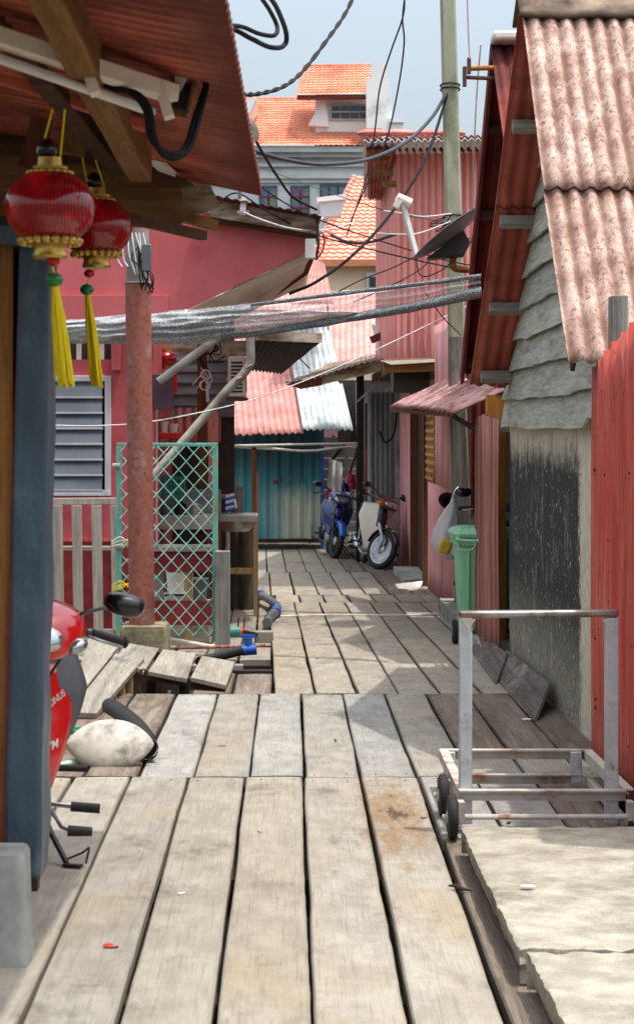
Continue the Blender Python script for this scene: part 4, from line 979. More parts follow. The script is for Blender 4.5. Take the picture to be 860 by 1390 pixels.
def motorbike(label, loc, heading, lean, steer, style):
    """faces local -Y; heading turns it about z; all parts in local space"""
    rt = root('motorbike', loc, label, 'motorbike'); rt.rotation_euler = (0, R(lean), R(heading))
    main = {'red': 'redpaint', 'blue': 'bluepaint', 'cream': 'creamplastic'}[style]
    acc = {'red': 'silverdecal', 'blue': 'brightblue', 'cream': 'creamplastic'}[style]
    W = .272
    fa, hd = Vector((0, -.61, W)), Vector((0, -.33, .98))
    ax = (hd - fa).normalized(); pivot = Vector((0, -.40, .8))
    mxx = .335 if style == 'red' else .365
    CZ = 1.12 if style == 'red' else 1.0
    SM = Matrix.Translation(pivot) @ Matrix.Rotation(R(steer), 4, ax) @ Matrix.Translation(-pivot)
    b = lambda mb, nm, mat, par=rt, **k: mb.build(nm, mat, par, world=False, **k)
    def wheel(c, mtx, spoke):
        t = MB(mtx); t.torus(c, W - .045, .045, (1, 0, 0), 40, 12); wo = b(t, 'tyre', 'tyre')
        wo.name = 'wheel'
        t = MB(mtx); t.lathe([(W - .085, -.028), (W - .066, -.034), (W - .06, -.02), (W - .06, .02), (W - .066, .034), (W - .085, .028), (W - .078, 0), (W - .085, -.028)], c, 40, (1, 0, 0))
        b(t, 'rim', 'chrome' if spoke else 'blackgloss', wo)
        t = MB(mtx); t.lathe([(0, -.055), (.03, -.055), (.066, -.03), (.066, .03), (.03, .055), (0, .055)], c, 22, (1, 0, 0)); b(t, 'hub', 'alloy', wo)
        t = MB(mtx)
        if spoke:
            for k in range(28):
                a = 2 * PI * k / 28; sx = .03 if k % 2 else -.03; d = .5 if (k // 2) % 2 else -.5
                p = c + Vector((sx, math.cos(a + d) * .055, math.sin(a + d) * .055)); q = c + Vector((0, math.cos(a) * (W - .075), math.sin(a) * (W - .075)))
                t.tube([p, q], .0028, 4)
        else:
            for k in range(5):
                for e in (-.13, .13):
                    a = 2 * PI * k / 5 + .3
                    p = c + Vector((0, math.cos(a) * .05, math.sin(a) * .05)); q = c + Vector((0, math.cos(a + e) * (W - .07), math.sin(a + e) * (W - .07)))
                    t.bar(p, q, .022, .016, (1, 0, 0))
        b(t, 'spokes', 'chrome' if spoke else 'alloy', wo)
        return wo
    wheel(fa, SM, style == 'cream'); wheel(Vector((0, .61, W)), None, style == 'cream')
    # fork + fender
    for s in (-1, 1):
        t = MB(SM)
        if style == 'cream': t.tube([fa + Vector((s * .065, .0, -.01)), fa + Vector((s * .068, -.03, .13)), Vector((s * .07, -.48, .60))], [.02, .022, .03], 10)
        else: t.tube([fa + Vector((s * .062, .0, -.01)), Vector((s * .062, -.53, .48)), Vector((s * .062, -.45, .68))], [.018, .02, .017], 10)
        b(t, 'fork_leg', 'alloy' if style != 'blue' else 'blackgloss')
    t = MB(SM)
    def fend(u, v):
        a = R(lerp(18, 168, u)); s = (v - .5) * 2; wd = .062 * (1 - .25 * abs(u - .55)) ; rad = W + .035 - .03 * s * s
        return fa + Vector((s * wd, -math.cos(a) * rad, math.sin(a) * rad))
    t.grid(fend, 20, 8); fd = b(t, 'front_fender', {'cream': 'blackgloss', 'blue': 'brightblue', 'red': 'redpaint'}[style], solid=.004)
    # leg shield
    wz = {'cream': .30, 'red': .195, 'blue': .22}[style]
    def shield(u, v, off=0, k=1.0, z0=.34, z1=(.80 if style == 'red' else .86)):
        s = (u - .5) * 2; z = lerp(z0, z1, v)
        z = lerp(.20 if k == 1.0 else .38, z1, v) if style == 'red' else z
        w = wz * k * ((1 - .60 * (1 - v) ** 2.6) if style == 'red' else (1 - .48 * (1 - v) ** 1.7)) * (1 - .30 * max(0, v - .72) / .28)
        y = -.37 + .16 * (z - .34) * .9 + off + (.12 if style == 'red' else .17) * abs(s) ** 1.7 - .06 * math.exp(-(s * 3) ** 2) - .05 * math.sin(v * PI)
        return Vector((s * w, y, z))
    t = MB()
    if style == 'cream':
        t.grid(lambda u, v: shield(u, v, .03, 1.0, .24, .88), 24, 14); b(t, 'leg_shield', 'creamplastic', solid=.012)
    else:
        t.grid(lambda u, v: shield(u, v), 26, 16); ls = b(t, 'leg_shield', main, solid=.016)
        t = MB(); t.grid(lambda u, v: shield(u, v, .06, 1.22, .40, .86), 20, 14); b(t, 'inner_shield', 'greyplastic', solid=.014)
        for s in (-1, 1):
            t = MB()
            def dec(u, v):
                q = shield(.5 + s * lerp(.16, .5, u), lerp(.30, .46, v) - .16 * u * s * s, -.011)
                return q
            t.grid(dec, 8, 5); b(t, 'decal_panel', acc)
            t = MB(); t.grid(lambda u, v: shield(.5 + s * lerp(.2, .46, u), lerp(.02, .14, v), -.012), 8, 5); b(t, 'decal_panel', acc)
    # spine and body
    t = MB(); t.loft([ringxz((0, y, z), rx, rz) for y, z, rx, rz in ((-.34, .62, .06, .16), (-.26, .5, .085, .15), (-.12, .42, .09, .12), (.02, .44, .1, .14), (.12, .52, .115, .17))])
    b(t, 'centre_body', 'greyplastic' if style != 'cream' else 'creamplastic', smooth=60)
    t = MB(); t.loft([ringxz((0, y, z), rx, rz, 20, 2.8) for y, z, rx, rz in ((.02, .56, .10, .13), (.16, .59, .135, .13), (.4, .63, .145, .11), (.65, .69, .125, .085), (.84, .74, .07, .05), (.90, .755, .03, .02))])
    b(t, 'rear_body', main, smooth=60)
    t = MB(); t.loft([ringxz((0, y, z), rx, rz, 20, 2.6) for y, z, rx, rz in ((-.04, .70, .05, .02), (.02, .72, .1, .04), (.2, .745, .135, .045), (.34, .76, .14, .05), (.46, .80, .13, .05), (.68, .825, .11, .045), (.76, .825, .05, .02))])
    b(t, 'seat', 'seat', smooth=60)
    t = MB(); t.loft([ringxz((0, y, .70), rx, .03, 16) for y, rx in ((.82, .075), (.9, .06), (.93, .03))]); b(t, 'tail_light', 'redlens', smooth=60)
    t = MB()
    t.grid(lambda u, v: Vector(((v - .5) * .13, .61 + math.cos(R(lerp(130, -5, u))) * (W + .05), W + math.sin(R(lerp(130, -5, u))) * (W + .05) - .05 * ((v - .5) * 2) ** 2)), 16, 6); b(t, 'rear_fender', 'blackgloss', solid=.004)
    MBp = MB(); MBp.box((0, .93, .52), (.16, .008, .1)); b(MBp, 'number_plate', 'blackgloss')
    # engine, exhaust, swing arm, shocks
    t = MB(); t.loft([ringxz((0, y, z), rx, rz, 16, 3) for y, z, rx, rz in ((-.26, .33, .05, .06), (-.2, .33, .07, .075), (-.05, .31, .085, .08), (.0, .29, .13, .1), (.16, .28, .135, .11), (.24, .29, .09, .07))]); b(t, 'engine', 'alloy', smooth=35)
    t = MB(); t.tube(cat([(-.06, -.24, .3), (-.1, -.2, .2), (-.13, .1, .17), (-.15, .4, .24)]), .018, 10); t.tube([(-.15, .36, .24), (-.15, .42, .25), (-.15, .78, .36), (-.15, .82, .37)], [.025, .045, .045, .02], 14); b(t, 'exhaust', 'chrome' if style != 'blue' else 'blackgloss')
    for s in (-1, 1):
        t = MB(); t.bar((s * .09, .2, .3), (s * .085, .61, W), .025, .045); b(t, 'swing_arm', 'blackgloss')
        t = MB(); t.tube([(s * .1, .6, .3), (s * .11, .48, .6)], [.03, .026], 10); b(t, 'shock_absorber', 'chrome')
        t = MB(); t.cyl((s * .12, .05, .235), (s * .235, .04, .235), .009, 8); pg = b(t, 'foot_peg', 'chrome')
        t = MB(); t.cyl((s * .225, .04, .235), (s * .335, .035, .238), .019, 12); b(t, 'rubber', 'black', pg)
        t = MB(); t.cyl((s * .12, .38, .31), (s * .27, .38, .32), .014, 10); b(t, 'foot_peg', 'black')
    t = MB(); t.tube([(.14, -.04, .25), (.2, -.17, .2), (.24, -.2, .195)], .007, 8); gl = b(t, 'gear_lever', 'chrome')
    t = MB(); t.cyl((.225, -.2, .195), (.315, -.2, .2), .021, 12, .017); b(t, 'rubber', 'black', gl)
    lf = math.tan(R(lean))
    t = MB(); t.tube([(.10, .09, .24), (.16, .04, .13), (.235, -.05, .012 + .235 * lf)], [.012, .011, .01], 8); st = b(t, 'side_stand', 'black')
    t = MB(); t.bar((.225, -.06, .012 + .22 * lf), (.29, -.09, .012 + .29 * lf), .03, .008); t.tube(cat([(.235, -.05, .03 + .235 * lf), (.29, -.05, .055 + .28 * lf), (.31, -.07, .075 + .3 * lf), (.305, -.085, .02 + .3 * lf)]), .004, 6); b(t, 'stand_foot', 'black', st)
    # front cowl with headlight (turns with the bars)
    CS = SM @ Matrix.Translation(Vector((0, -.42, .93 if style == 'red' else .89))) @ Matrix.Diagonal((CZ, 1.1, CZ, 1)) @ Matrix.Translation(Vector((0, .42, -.89)))
    t = MB(CS)
    cw = 'brownplastic' if style == 'cream' else main
    t.loft([ringxz((0, y, z), rx, rz, 24, 2.5, .25) for y, z, rx, rz in ((-.545, .885, .06, .045), (-.53, .885, .105, .075), (-.49, .892, .15, .088), (-.43, .905, .185, .085), (-.36, .93, .175, .07), (-.29, .945, .09, .045), (-.27, .95, .04, .02))])
    cowl = b(t, 'headlight_cowl', cw, smooth=60)
    t = MB(CS); t.loft([ringxz((0, y, z), rx, rz, 24, 2.4, .3) for y, z, rx, rz in ((-.560, .882, .03, .016), (-.556, .883, .07, .036), (-.540, .885, .108, .05), (-.50, .89, .125, .055))]); b(t, 'headlight', 'lens', cowl, smooth=60)
    for s in (-1, 1):
        t = MB(CS); t.ell((s * .152, -.462, .868), (.046, .045, .027), 14, 8, Matrix.Rotation(s * .5, 3, 'Z') @ Matrix.Rotation(s * -.35, 3, 'Y')); b(t, 'turn_signal', 'lens' if style != 'cream' else 'amber', cowl)
        t = MB(SM); t.tube(cat([(0, -.33, .955), (s * .14, -.33, .95), (s * .24, -.29, .935), (s * .34, -.245, .915)]), .011, 8); b(t, 'handlebar', 'blackgloss' if style != 'cream' else 'chrome')
        t = MB(SM); g0, g1 = Vector((s * .235, -.292, .936)), Vector((s * .355, -.238, .912))
        pr = [g0.lerp(g1, k / 12) for k in range(13)]; t.tube(pr, [.0165 + (.0025 if k % 2 else 0) for k in range(13)], 12); t.tube([g1, g1 + (g1 - g0).normalized() * .012], .021, 12); b(t, 'grip', 'black')
        t = MB(SM); t.tube(cat([(s * .2, -.335, .935), (s * .27, -.345, .92), (s * .35, -.30, .9)]), .006, 6); b(t, 'brake_lever', 'alloy')
        t = MB(SM); t.tube(cat([(s * .165, -.36, .965), (s * .185, -.37, 1.01), (s * .25, -.36, 1.035), (s * (mxx - .04), -.345, 1.05)]), .007, 8); ms = b(t, 'mirror', 'blackgloss')
        t = MB(SM); rm = Matrix.Rotation(s * .12, 3, 'Y'); t.loft([[Vector((s * mxx, -.34, 1.058)) + rm @ Vector((p.x, yy, p.z)) for p in ringxz((0, 0, 0), .074 * k, .043 * k, 18, 2.6)] for yy, k in ((-.045, .25), (-.04, .6), (-.022, .9), (.006, 1.0), (.012, .97))]); b(t, 'mirror_housing', 'blackgloss', ms, smooth=60)
    for s in (-1, 1):
        t = MB(SM); t.tube(cat([(s * .22, -.33, .93), (s * .19, -.44, .96 if style != 'cream' else .9), (s * .10, -.50, .80), (s * .05, -.44, .66)]), .0055, 6); b(t, 'control_cable', 'black')
    # nose under the headlight
    if style != 'cream':
        t = MB(); t.loft([ringxz((0, y, z), rx, rz, 18, 2.4, .2) for y, z, rx, rz in ((-.50, .70, .03, .05), (-.47, .70, .07, .10), (-.40, .69, .10, .12), (-.32, .68, .11, .12))]); b(t, 'nose_panel', main, smooth=60)
    else:
        t = MB(SM); t.loft([[Vector((x * w, y + dy, z)) for x, dy in ((-1, .02), (-.6, -.03), (.6, -.03), (1, .02), (.6, .06), (-.6, .06))] for z, w, y in ((.56, .085, -.46), (.62, .09, -.46), (.86, .075, -.40))]); b(t, 'fork_cover', 'blackgloss', smooth=40, bevel=.006)
    return rt, shield, SM, fa

# red: parked behind the near corner, left half in view
rb, shf, SMr, fa = motorbike('red motorbike leaning on its side stand behind the blue-grey corner post', (-1.075, 6.93, 0), 5, 6.5, 3, 'red')
def on_shield(u, v, size, s, mat, roll=0, sh=.25):
    p = shf(u, v, -.014); pu = shf(u + .02, v, -.014) - shf(u - .02, v, -.014); pv = shf(u, v + .02, -.014) - shf(u, v - .02, -.014)
    e1 = pu.normalized(); n = pu.cross(pv).normalized(); e2 = n.cross(e1)
    m4 = Matrix((e1, e2, n)).transposed().to_4x4(); m4.translation = p
    text_mesh(s, size, m4 @ Matrix.Rotation(R(roll), 4, 'Z'), mat, rb, shear=sh, bold=.0006)
on_shield(.86, .53, .042, 'SYM', 'whitepaint', 18)
on_shield(.86, .80, .034, 'BONUS', 'silverdecal', 28)
bb, _, _, _ = motorbike('dark blue motorbike with a bright blue fender parked by the black posts', (.64, 28.0, gz(28)), 3, 5, 14, 'blue')
wb2, _, SMw, faw = motorbike('cream step-through motorbike with spoked wheels parked by the grey ribbed wall', (1.13, 25.4, gz(25.2)), 8, 6, 34, 'cream')
rad = .272 + .036
tm = SMw @ Matrix.Translation(faw + Vector((-.035, -rad * math.cos(R(62)) - .004, rad * math.sin(R(62))))) @ Matrix.Rotation(R(-6), 4, 'Z') @ Matrix.Rotation(R(42), 4, 'X')
text_mesh('4347', .05, tm, 'whitepaint', wb2, shear=.2)
b2, _, _, _ = motorbike('blue motorbike parked in the recess behind the green bin, only handlebar showing', (1.80, 16.6, -.018), 4, 3, 6, 'blue')

# ================================================================== LEFT FOREGROUND
hD = root('wooden_house', (-1.4, 6.0, 0), 'near left shop house corner with plywood wall, blue-grey sheeted post and corrugated eave', 'house')
YP = 5.9
q = [P(6, 1182, YP), P(53, 1194, YP), P(66, 335, YP), P(28, 318, YP)]
def bpf(u, v):
    p = q[0].lerp(q[1], u).lerp(q[3].lerp(q[2], u), v)
    return p + Vector((.004 * nz(v * 9, u, 0, 1) * (u > .8), -.006 * nz(p.x * 3, 0, p.z, 5) - .007 * nz(p.x * 9, 3, p.z, 2.2), 0))
mb = MB(); mb.grid(bpf, 8, 90)
def bps(u, v):
    p = q[1].lerp(q[2], v); e = bpf(1, v); return e.lerp(Vector((p.x - .012 * nz(p.z, 0, 0, 4), YP + .22, p.z)), u)
mb.grid(bps, 6, 90)
mb.build('post_sheeting', 'bluepanel', hD, solid=.004, smooth=50)
ql = [P(1, 1182, YP), P(7, 1182, YP), P(30, 318, YP), P(27, 318, YP)]
MB().prism(ql, (0, .1, 0)).build('trim_strip', 'trimred', hD)
MB().box2((-2.6, YP + .03, .1), (P(16, 0, YP).x, YP + .06, P(0, 318, YP).z)).build('plywood_wall', 'ply', hD)
MB().prism([P(-60, 300, 5.85), P(68, 312, 5.85), P(68, 336, 5.85), P(-60, 326, 5.85)], (0, .3, 0)).build('lintel', 'bluepanel', hD)
MB().box2((-2.6, YP + .24, .1), (-.84, YP + .3, 2.35)).build('inner_wall', 'interior', hD)
MB().box2((-2.9, YP + .28, -.1), (-1.5, 9.2, 2.6)).build('side_wall', 'door_dark', hD)
MB().box((-1.5, 6.1, .05), (1.15, .5, .12)).build('sill', 'trimred', hD)
# eave: sheet slopes down to the path; waves run across
e0, e1 = P(296, -60, 4.1), P(355, 263, 7.3)
i0, i1 = e0 + Vector((-2.6, -.0, .52)), e1 + Vector((-2.4, .0, .50))
e0b = e0 + (e0 - e1) * .45; i0b = i0 + (i0 - i1) * .45
mb = MB(); mb.corr(e0b, e1, i0b, i1, .076, .010, 14, 8, .006)
mb.build('eave_sheet', 'roofunder', hD, solid=.006, smooth=60)
up_ = Vector((0, 0, .012))
mb = MB(); mb.corr(e0b + up_, e1 + up_, i0b + up_, i1 + up_, .076, .010, 10, 8, .006); mb.build('eave_sheet', 'fibre', hD, solid=.006, smooth=60)
# rafters / purlins under the sheet
MB().bar(P(45, -60, 4.15), P(192, 226, 6.9), .085, .12, seg=6, jit=.006).build('rafter', 'rafter', hD, bevel=.006)
MB().bar(P(-40, -30, 4.9), P(160, 215, 7.0), .07, .12, seg=5, jit=.008).build('rafter', 'beam_dark', hD, bevel=.005)
MB().bar(P(-60, 88, 5.9), P(200, 172, 6.1), .05, .03, seg=5, jit=.004).build('purlin', 'roofunder', hD)
# wall plate boards below
MB().prism([P(-60, 172, 7.15), P(150, 214, 7.15), P(245, 252, 7.15), P(250, 300, 7.15), P(240, 306, 7.15), P(-60, 312, 7.15)], (0, .05, 0)).build('fascia_board', 'ply_x', hD)
MB().prism([P(-60, 150, 7.05), P(60, 170, 7.05), P(225, 228, 7.05), P(262, 250, 7.05), P(230, 252, 7.05), P(120, 222, 7.05), P(-60, 196, 7.05)], (0, .08, 0)).build('wall_plate', 'beam_dark', hD)
MB().bar(P(40, 230, 6.4), P(58, 160, 6.4), .07, .05, (0, 1, 0)).build('hanger', 'brown_post', hD)
MB().bar(P(96, 210, 6.7), P(104, 168, 6.7), .10, .05, (0, 1, 0)).build('hanger', 'rafter', hD)
MB().bar(P(150, 290, 6.8), P(276, 320, 7.2), .04, .035).build('lower_batten', 'beam_dark', hD)
MB().prism([P(238, 240, 7.3), P(285, 250, 7.3), P(300, 282, 7.3), P(268, 290, 7.3), P(242, 286, 7.3)], (0, .03, 0)).build('torn_board', 'fascia', hD)
MB().bar(P(240, 293, 7.25), P(294, 306, 7.3), .05, .04, seg=4, jit=.01).build('beam_end', 'rafter', hD)
MB().bar(P(196, 205, 6.95), P(245, 250, 7.1), .05, .02, seg=3, jit=.01).build('torn_strip', 'whitepaint', hD)

# tube light fitting
tl = root('tube_light', P(110, 90, 5.2), 'long dusty tube light fitting fixed under the near left eave', 'light')
a, b_ = P(-40, 38, 4.9), P(236, 128, 5.35)
MB().bar(a, b_, .055, .05).build('batten', 'cream', tl, bevel=.004)
MB().tube([a + Vector((0, 0, -.055)), b_ + Vector((-.06, 0, -.052))], .014, 12).build('tube', 'whitepaint', tl)
MB().bar(a + Vector((0, .05, .02)), b_ + Vector((0, .05, .02)), .05, .02).build('backing_strip', 'beam_dark', tl)
for t in (.57, .95):
    p = a.lerp(b_, t); MB().box(p + Vector((0, -.01, -.03)), (.03, .07, .1), Matrix.Rotation(-.3, 3, 'Y')).build('bracket', 'cream', tl)
jb_ = root('junction_box', P(248, 125, 5.45), 'open pale wooden junction box at the end of the tube light', 'box')
c = P(248, 126, 5.45)
mb = MB(); rmj = Matrix.Rotation(.22, 3, 'Y')
for d, s in (((-.03, 0, 0), (.008, .09, .13)), ((.03, 0, 0), (.008, .09, .13)), ((0, 0, .065), (.066, .09, .008)), ((0, .04, 0), (.066, .008, .13))):
    mb.box(c + rmj @ Vector(d), s, rmj)
mb.build('box_body', 'ply_x', jb_); MB().box(c + Vector((.0, .02, -.02)), (.05, .03, .06), rmj).build('terminal', 'interior', jb_)
MB().prism([P(236, 92, 5.4), P(258, 97, 5.4), P(244, 124, 5.4), P(238, 118, 5.4)], (0, .02, 0)).build('flap', 'whitepaint', jb_)
for i in range(2):
    o = i * 5
    pts = [P(100 + o, 100, 5.25), P(150 + o, 118, 5.25), P(186 - o, 128, 5.2), P(203 - o, 150, 5.2), P(209 - o, 185, 5.2), P(222, 210 - o, 5.22), P(240, 214 - o, 5.25), P(258 - o, 198, 5.3), P(270 - o, 160, 5.35), P(281, 112, 5.45), P(284, 96, 5.55)]
    tag(MB().tube(cat(pts), .0095, 8).build('cable', 'cable'), ['thick black cable looping under the near eave, outer strand', 'thick black cable looping under the near eave, inner strand'][i], 'cable', 'cable loop under the eave')

# lanterns
def lantern(px, py, Y, label, tass):
    rt = root('paper_lantern', P(px, py, Y), label, 'lantern', 'red lanterns under the eave')
    c = P(px, py, Y); k = .132; n = 32
    mb = MB(); vs, fs = [], []; m_ = 18
    for i in range(m_ + 1):
        th = lerp(.30, PI - .30, i / m_)
        for j in range(n):
            a = 2 * PI * j / n; rb_ = 1 - .012 * (j % 2)
            vs.append(c + Vector((math.sin(th) * math.cos(a) * k * rb_, math.sin(th) * math.sin(a) * k * rb_, math.cos(th) * k * .86)))
    for i in range(m_):
        for j in range(n): fs.append((i * n + j, (i + 1) * n + j, (i + 1) * n + (j + 1) % n, i * n + (j + 1) % n))
    mb.add(vs, fs); mb.build('shade', 'lantern', rt, smooth=80)
    MB().lathe([(.05, .10), (.052, .118), (.036, .12), (.034, .145), (.0, .146)], c, 24).build('top_cap', 'gold', rt)
    MB().lathe([(0, -.148), (.048, -.148), (.052, -.14), (.046, -.118), (.05, -.104), (.045, -.10)], c, 24).build('bottom_cap', 'gold', rt)
    mb = MB()
    for j in range(20):
        a = 2 * PI * j / 20; mb.ell(c + Vector((math.cos(a) * .083, math.sin(a) * .083, -.098)), (.0145, .0145, .013), 8, 6)
    mb.build('bead_fringe', 'gold', rt)
    mb = MB()
    for j in range(20):
        a = 2 * PI * j / 20; mb.ell(c + Vector((math.cos(a + .15) * .06, math.sin(a + .15) * .06, .101)), (.0105, .0105, .008), 7, 5)
    mb.build('top_beads', 'gold', rt)
    t0 = P(px + tass[0], tass[1], Y); t1 = P(px + tass[2], tass[3], Y)
    MB().tube([c + Vector((0, 0, -.148)), t0 + Vector((0, 0, .02))], .003, 5).build('cord', 'yellow', rt)
    MB().ell(c.lerp(t0, .74), (.02, .02, .016), 12, 8).build('red_bead', 'redbead', rt)
    MB().ell(t0, (.026, .026, .021), 14, 8).build('green_bead', 'greenbead', rt)
    mb = MB(); d = t1 - t0
    mb.tube([t0 + d * .08, t0 + d * .2, t0 + d * .5, t0 + d * .8, t0 + d * .97], [.011, .012, .013, .012, .006], 10)
    for j in range(70):
        a = random.random() * 6.28; r_ = .012 + random.random() * .012; e_ = Vector((math.cos(a), math.sin(a), 0))
        mb.tube([t0 + d * .06 + e_ * .007, t0 + d * .35 + e_ * r_ * .75, t0 + d * .7 + e_ * r_, t0 + d * random.uniform(.92, 1.06) + e_ * r_ * random.uniform(.7, 1.3)], [.003, .003, .0026, .0014], 4, cap=False)
    mb.build('tassel', 'yellow', rt)
    for s in (-1, 1):
        MB().tube([c + Vector((s * .03, 0, .145)), P(px + (12 if Y < 6 else -18), 148 if Y < 6 else 185, Y) + Vector((s * .018, 0, 0))], .0035, 6).build('string', 'yellow', rt)
    MB().ell(c + Vector((-.01, .01, .17)), (.03, .03, .035), 10, 8).build('bulb_holder', 'blackgloss', rt)
    return rt
lantern(68, 282, 5.35, 'red lantern with yellow tassel hanging nearest, overlapping the blue-grey post', (6, 380, 20, 520))
lantern(131, 309, 6.75, 'red lantern with yellow tassel hanging farther right, in front of the pink wall', (-13, 393, 0, 520))

# concrete block
bm_ = MB()
def blk(u, v): pass
q0 = P(33, 1163, 5.6)
mb = MB(); mb.loft([rr(q0.x - .3, 5.69, z, hx, .085, .03) for z, hx in ((-.0, .31), (.2, .302), (.33, .298), (.345, .29))])
tag(mb.build('concrete_block', 'concrete_grey', smooth=35), 'grey concrete block at the foot of the near left corner', 'block')

# ================================================================== LEFT MIDDLE
# dome cover
mb = MB(); mb.M = Matrix.Translation(P(149, 1007, 9.05)) @ Matrix.Rotation(R(-62), 4, 'X') @ Matrix.Rotation(R(0), 4, 'Y')
vs = []; fs = []; n = 48
def dome_pt(r, a, z):
    x = math.cos(a); y = math.sin(a)
    return Vector((.213 * r * math.copysign(abs(x) ** .92, x), 0.128 * r * math.copysign(abs(y) ** 1.5, y), z))
rows = [(1.0, -.012), (1.015, -.004), (1.0, .004), (.95, .012), (.84, .022), (.66, .033), (.42, .042), (.2, .046), (.01, .047)]
rings = [[dome_pt(r, 2 * PI * k / n, z) for k in range(n)] for r, z in rows]
mb.M = Matrix.Translation(P(149, 1010, 9.0)) @ Matrix.Rotation(R(58), 4, 'X')
mb.loft(rings); o = mb.build('dome_cover', 'dome', smooth=70); tag(o, 'stained white oval dome cover lying on the boards by the black pipe', 'cover')
# corrugated pipe and hoses
pp = cat([P(148, 962, 10.5), P(165, 976, 10.2), P(184, 996, 9.8), P(199, 1018, 9.35), P(201, 1028, 9.1)], 14)
for p in pp: p.z = max(p.z, .06)
mb = MB(); mb.tube(pp, [.040 + (.005 if i % 2 else 0) for i in range(len(pp))], 16, cap=False); mb.tube([pp[-1] + Vector((0, .01, 0)), pp[-1] - Vector((0, .03, .0))], [.05, .052], 18, cap=False)
mb.tube([pp[-1] + Vector((0, .03, 0)), pp[-1] + Vector((0, .02, 0))], .04, 14)
o = mb.build('drain_pipe', 'black', solid=.004); tag(o, 'black corrugated drain pipe with an open end behind the white dome cover', 'pipe')
mb = MB(); p = P(103, 978, 9.7); p.z = gz(9.7) + .045
mb.torus(p, .052, .011, (0, 0, 1), 24, 8); mb.torus(p + Vector((.004, .004, .02)), .05, .011, (.05, 0, 1), 24, 8)
tag(mb.build('hose_coil', 'hosegreen'), 'small coil of green hose by the ramp', 'hose')
mb = MB(); mb.tube([P(80, 1040, 8.95), P(108, 1033, 9.0)], .018, 10); tag(mb.build('pipe_stub', 'palegreen'), 'pale green pipe end left of the white dome cover', 'pipe')
MBx = MB().bar(P(60, 1018, 9.3), P(125, 1012, 9.6), .05, .03); tag(MBx.build('timber_offcut', 'tan'), 'tan timber offcut on the boards left of the white dome cover', 'timber')
MBx = MB().cyl(P(60, 1004, 9.3), P(118, 1000, 9.5), .012, 8); tag(MBx.build('metal_rod', 'galv'), 'thin grey rod lying left of the white dome cover', 'rod')
# ramp
rp = root('wooden_ramp', (-1.05, 11.2, 0), 'grey plank ramp climbing to the left platform, resting on short studs', 'ramp')
def board(pts, th, nm, mat, par):
    q = [Vector(p) for p in pts]; n = (q[1] - q[0]).cross(q[3] - q[0]).normalized()
    if n.z > 0: n = -n
    return MB().prism(q, n * th).build(nm, mat, par, bevel=.004)
board([P(93, 966, 10.5), P(131, 968, 10.5), P(196, 893, 12.4), P(157, 887, 12.5)], .035, 'plank', 'oldboard', rp)
board([P(60, 962, 10.6), P(90, 966, 10.6), P(154, 887, 12.5), P(122, 884, 12.6)], .035, 'plank', 'oldboard', rp)
board([P(100, 935, 11.6), P(108, 934, 11.6), P(164, 874, 13.4), P(120, 866, 13.6)], .03, 'plank', 'oldboard', rp)
for k in range(6):
    t = k / 5; p = P(131, 968, 10.5).lerp(P(196, 893, 12.4), .06 + t * .88); p.x -= .025
    MB().box2((p.x - .02, p.y - .03, gz(p.y) - .06), (p.x + .015, p.y + .03, p.z - .036)).build('stud', 'tan', rp)
pf = root('plank_platform', (-.75, 12.6, 0), 'low platform of loose grey planks in front of the rusty pole', 'platform')
for pts in (((196, 911, 12.0), (158, 893, 12.3), (170, 872, 13.3), (216, 880, 13.2)), ((201, 911, 11.95), (254, 921, 11.85), (266, 887, 12.9), (221, 881, 13.0)), ((259, 919, 11.85), (307, 930, 11.7), (319, 898, 12.65), (274, 890, 12.8))):
    board([P(*a) for a in pts], .03, 'plank', 'oldboard', pf)
MB().bar(P(192, 914, 12.05), P(305, 934, 11.85), .05, .06).build('edge_beam', 'beam_dark', pf)
for px, py, Y in ((205, 925, 12.2), (250, 934, 12.1), (300, 942, 12.0), (215, 890, 13.1), (300, 905, 12.7)):
    p = P(px, py, Y); MB().box2((p.x - .03, Y - .03, -.4), (p.x + .03, Y + .03, p.z + .03)).build('leg', 'joist', pf)
MB().bar(P(262, 905, 13.3), P(330, 905, 13.3), .1, .03).build('cross_board', 'oldboard_x', pf)

# rusty pole and its base
pl = root('rusty_pole', (P(193, 0, 13.75).x, 13.75, .17), 'rust-stained pinkish pole standing in front of the mint gate', 'pole')
bx, tx = P(193, 0, 13.75).x, P(186, 0, 13.75).x
MB().tube([(bx, 13.75, -.02), (lerp(bx, tx, .8), 13.75, 2.72)], .096, 22).build('shaft', 'rustpole', pl)
MB().tube([(lerp(bx, tx, .8), 13.75, 2.71), (tx, 13.75, 3.12)], .088, 22).build('upper_shaft', 'greypole', pl)
MB().torus((lerp(bx, tx, .8), 13.75, 2.72), .096, .008, (0, 0, 1), 22, 6).build('collar', 'greypole', pl)
p = P(199, 350, 13.6); MB().box(p, (.07, .05, .2)).build('meter_box', 'greyplastic', pl, bevel=.006)
mb = MB()
for k in range(9):
    x0 = P(random.uniform(180, 200), 330, 13.62); mb.tube(cat([x0, x0 + Vector((random.uniform(-.08, .08), -.03, -.12)), P(random.uniform(185, 208), random.uniform(365, 385), 13.58), P(random.uniform(190, 210), random.uniform(385, 400), 13.6)]), .005, 5)
mb.build('wire_bundle', 'cable', pl)
mb = MB()
for k in range(5):
    x0 = P(174 + k * 5, 316, 13.62); mb.tube(cat([x0, P(176 + k * 6 + random.uniform(-4, 4), 345, 13.6), P(184 + k * 4, 372, 13.6)]), .006, 5)
for k in range(2): mb.tube(cat([P(158 + k * 8, 330, 13.6), P(160 + k * 8, 352, 13.6), P(166 + k * 8, 362, 13.6)]), .006, 5)
mb.build('white_wires', 'cable_white', pl)
mb = MB(); c = P(197, 866, 13.75)
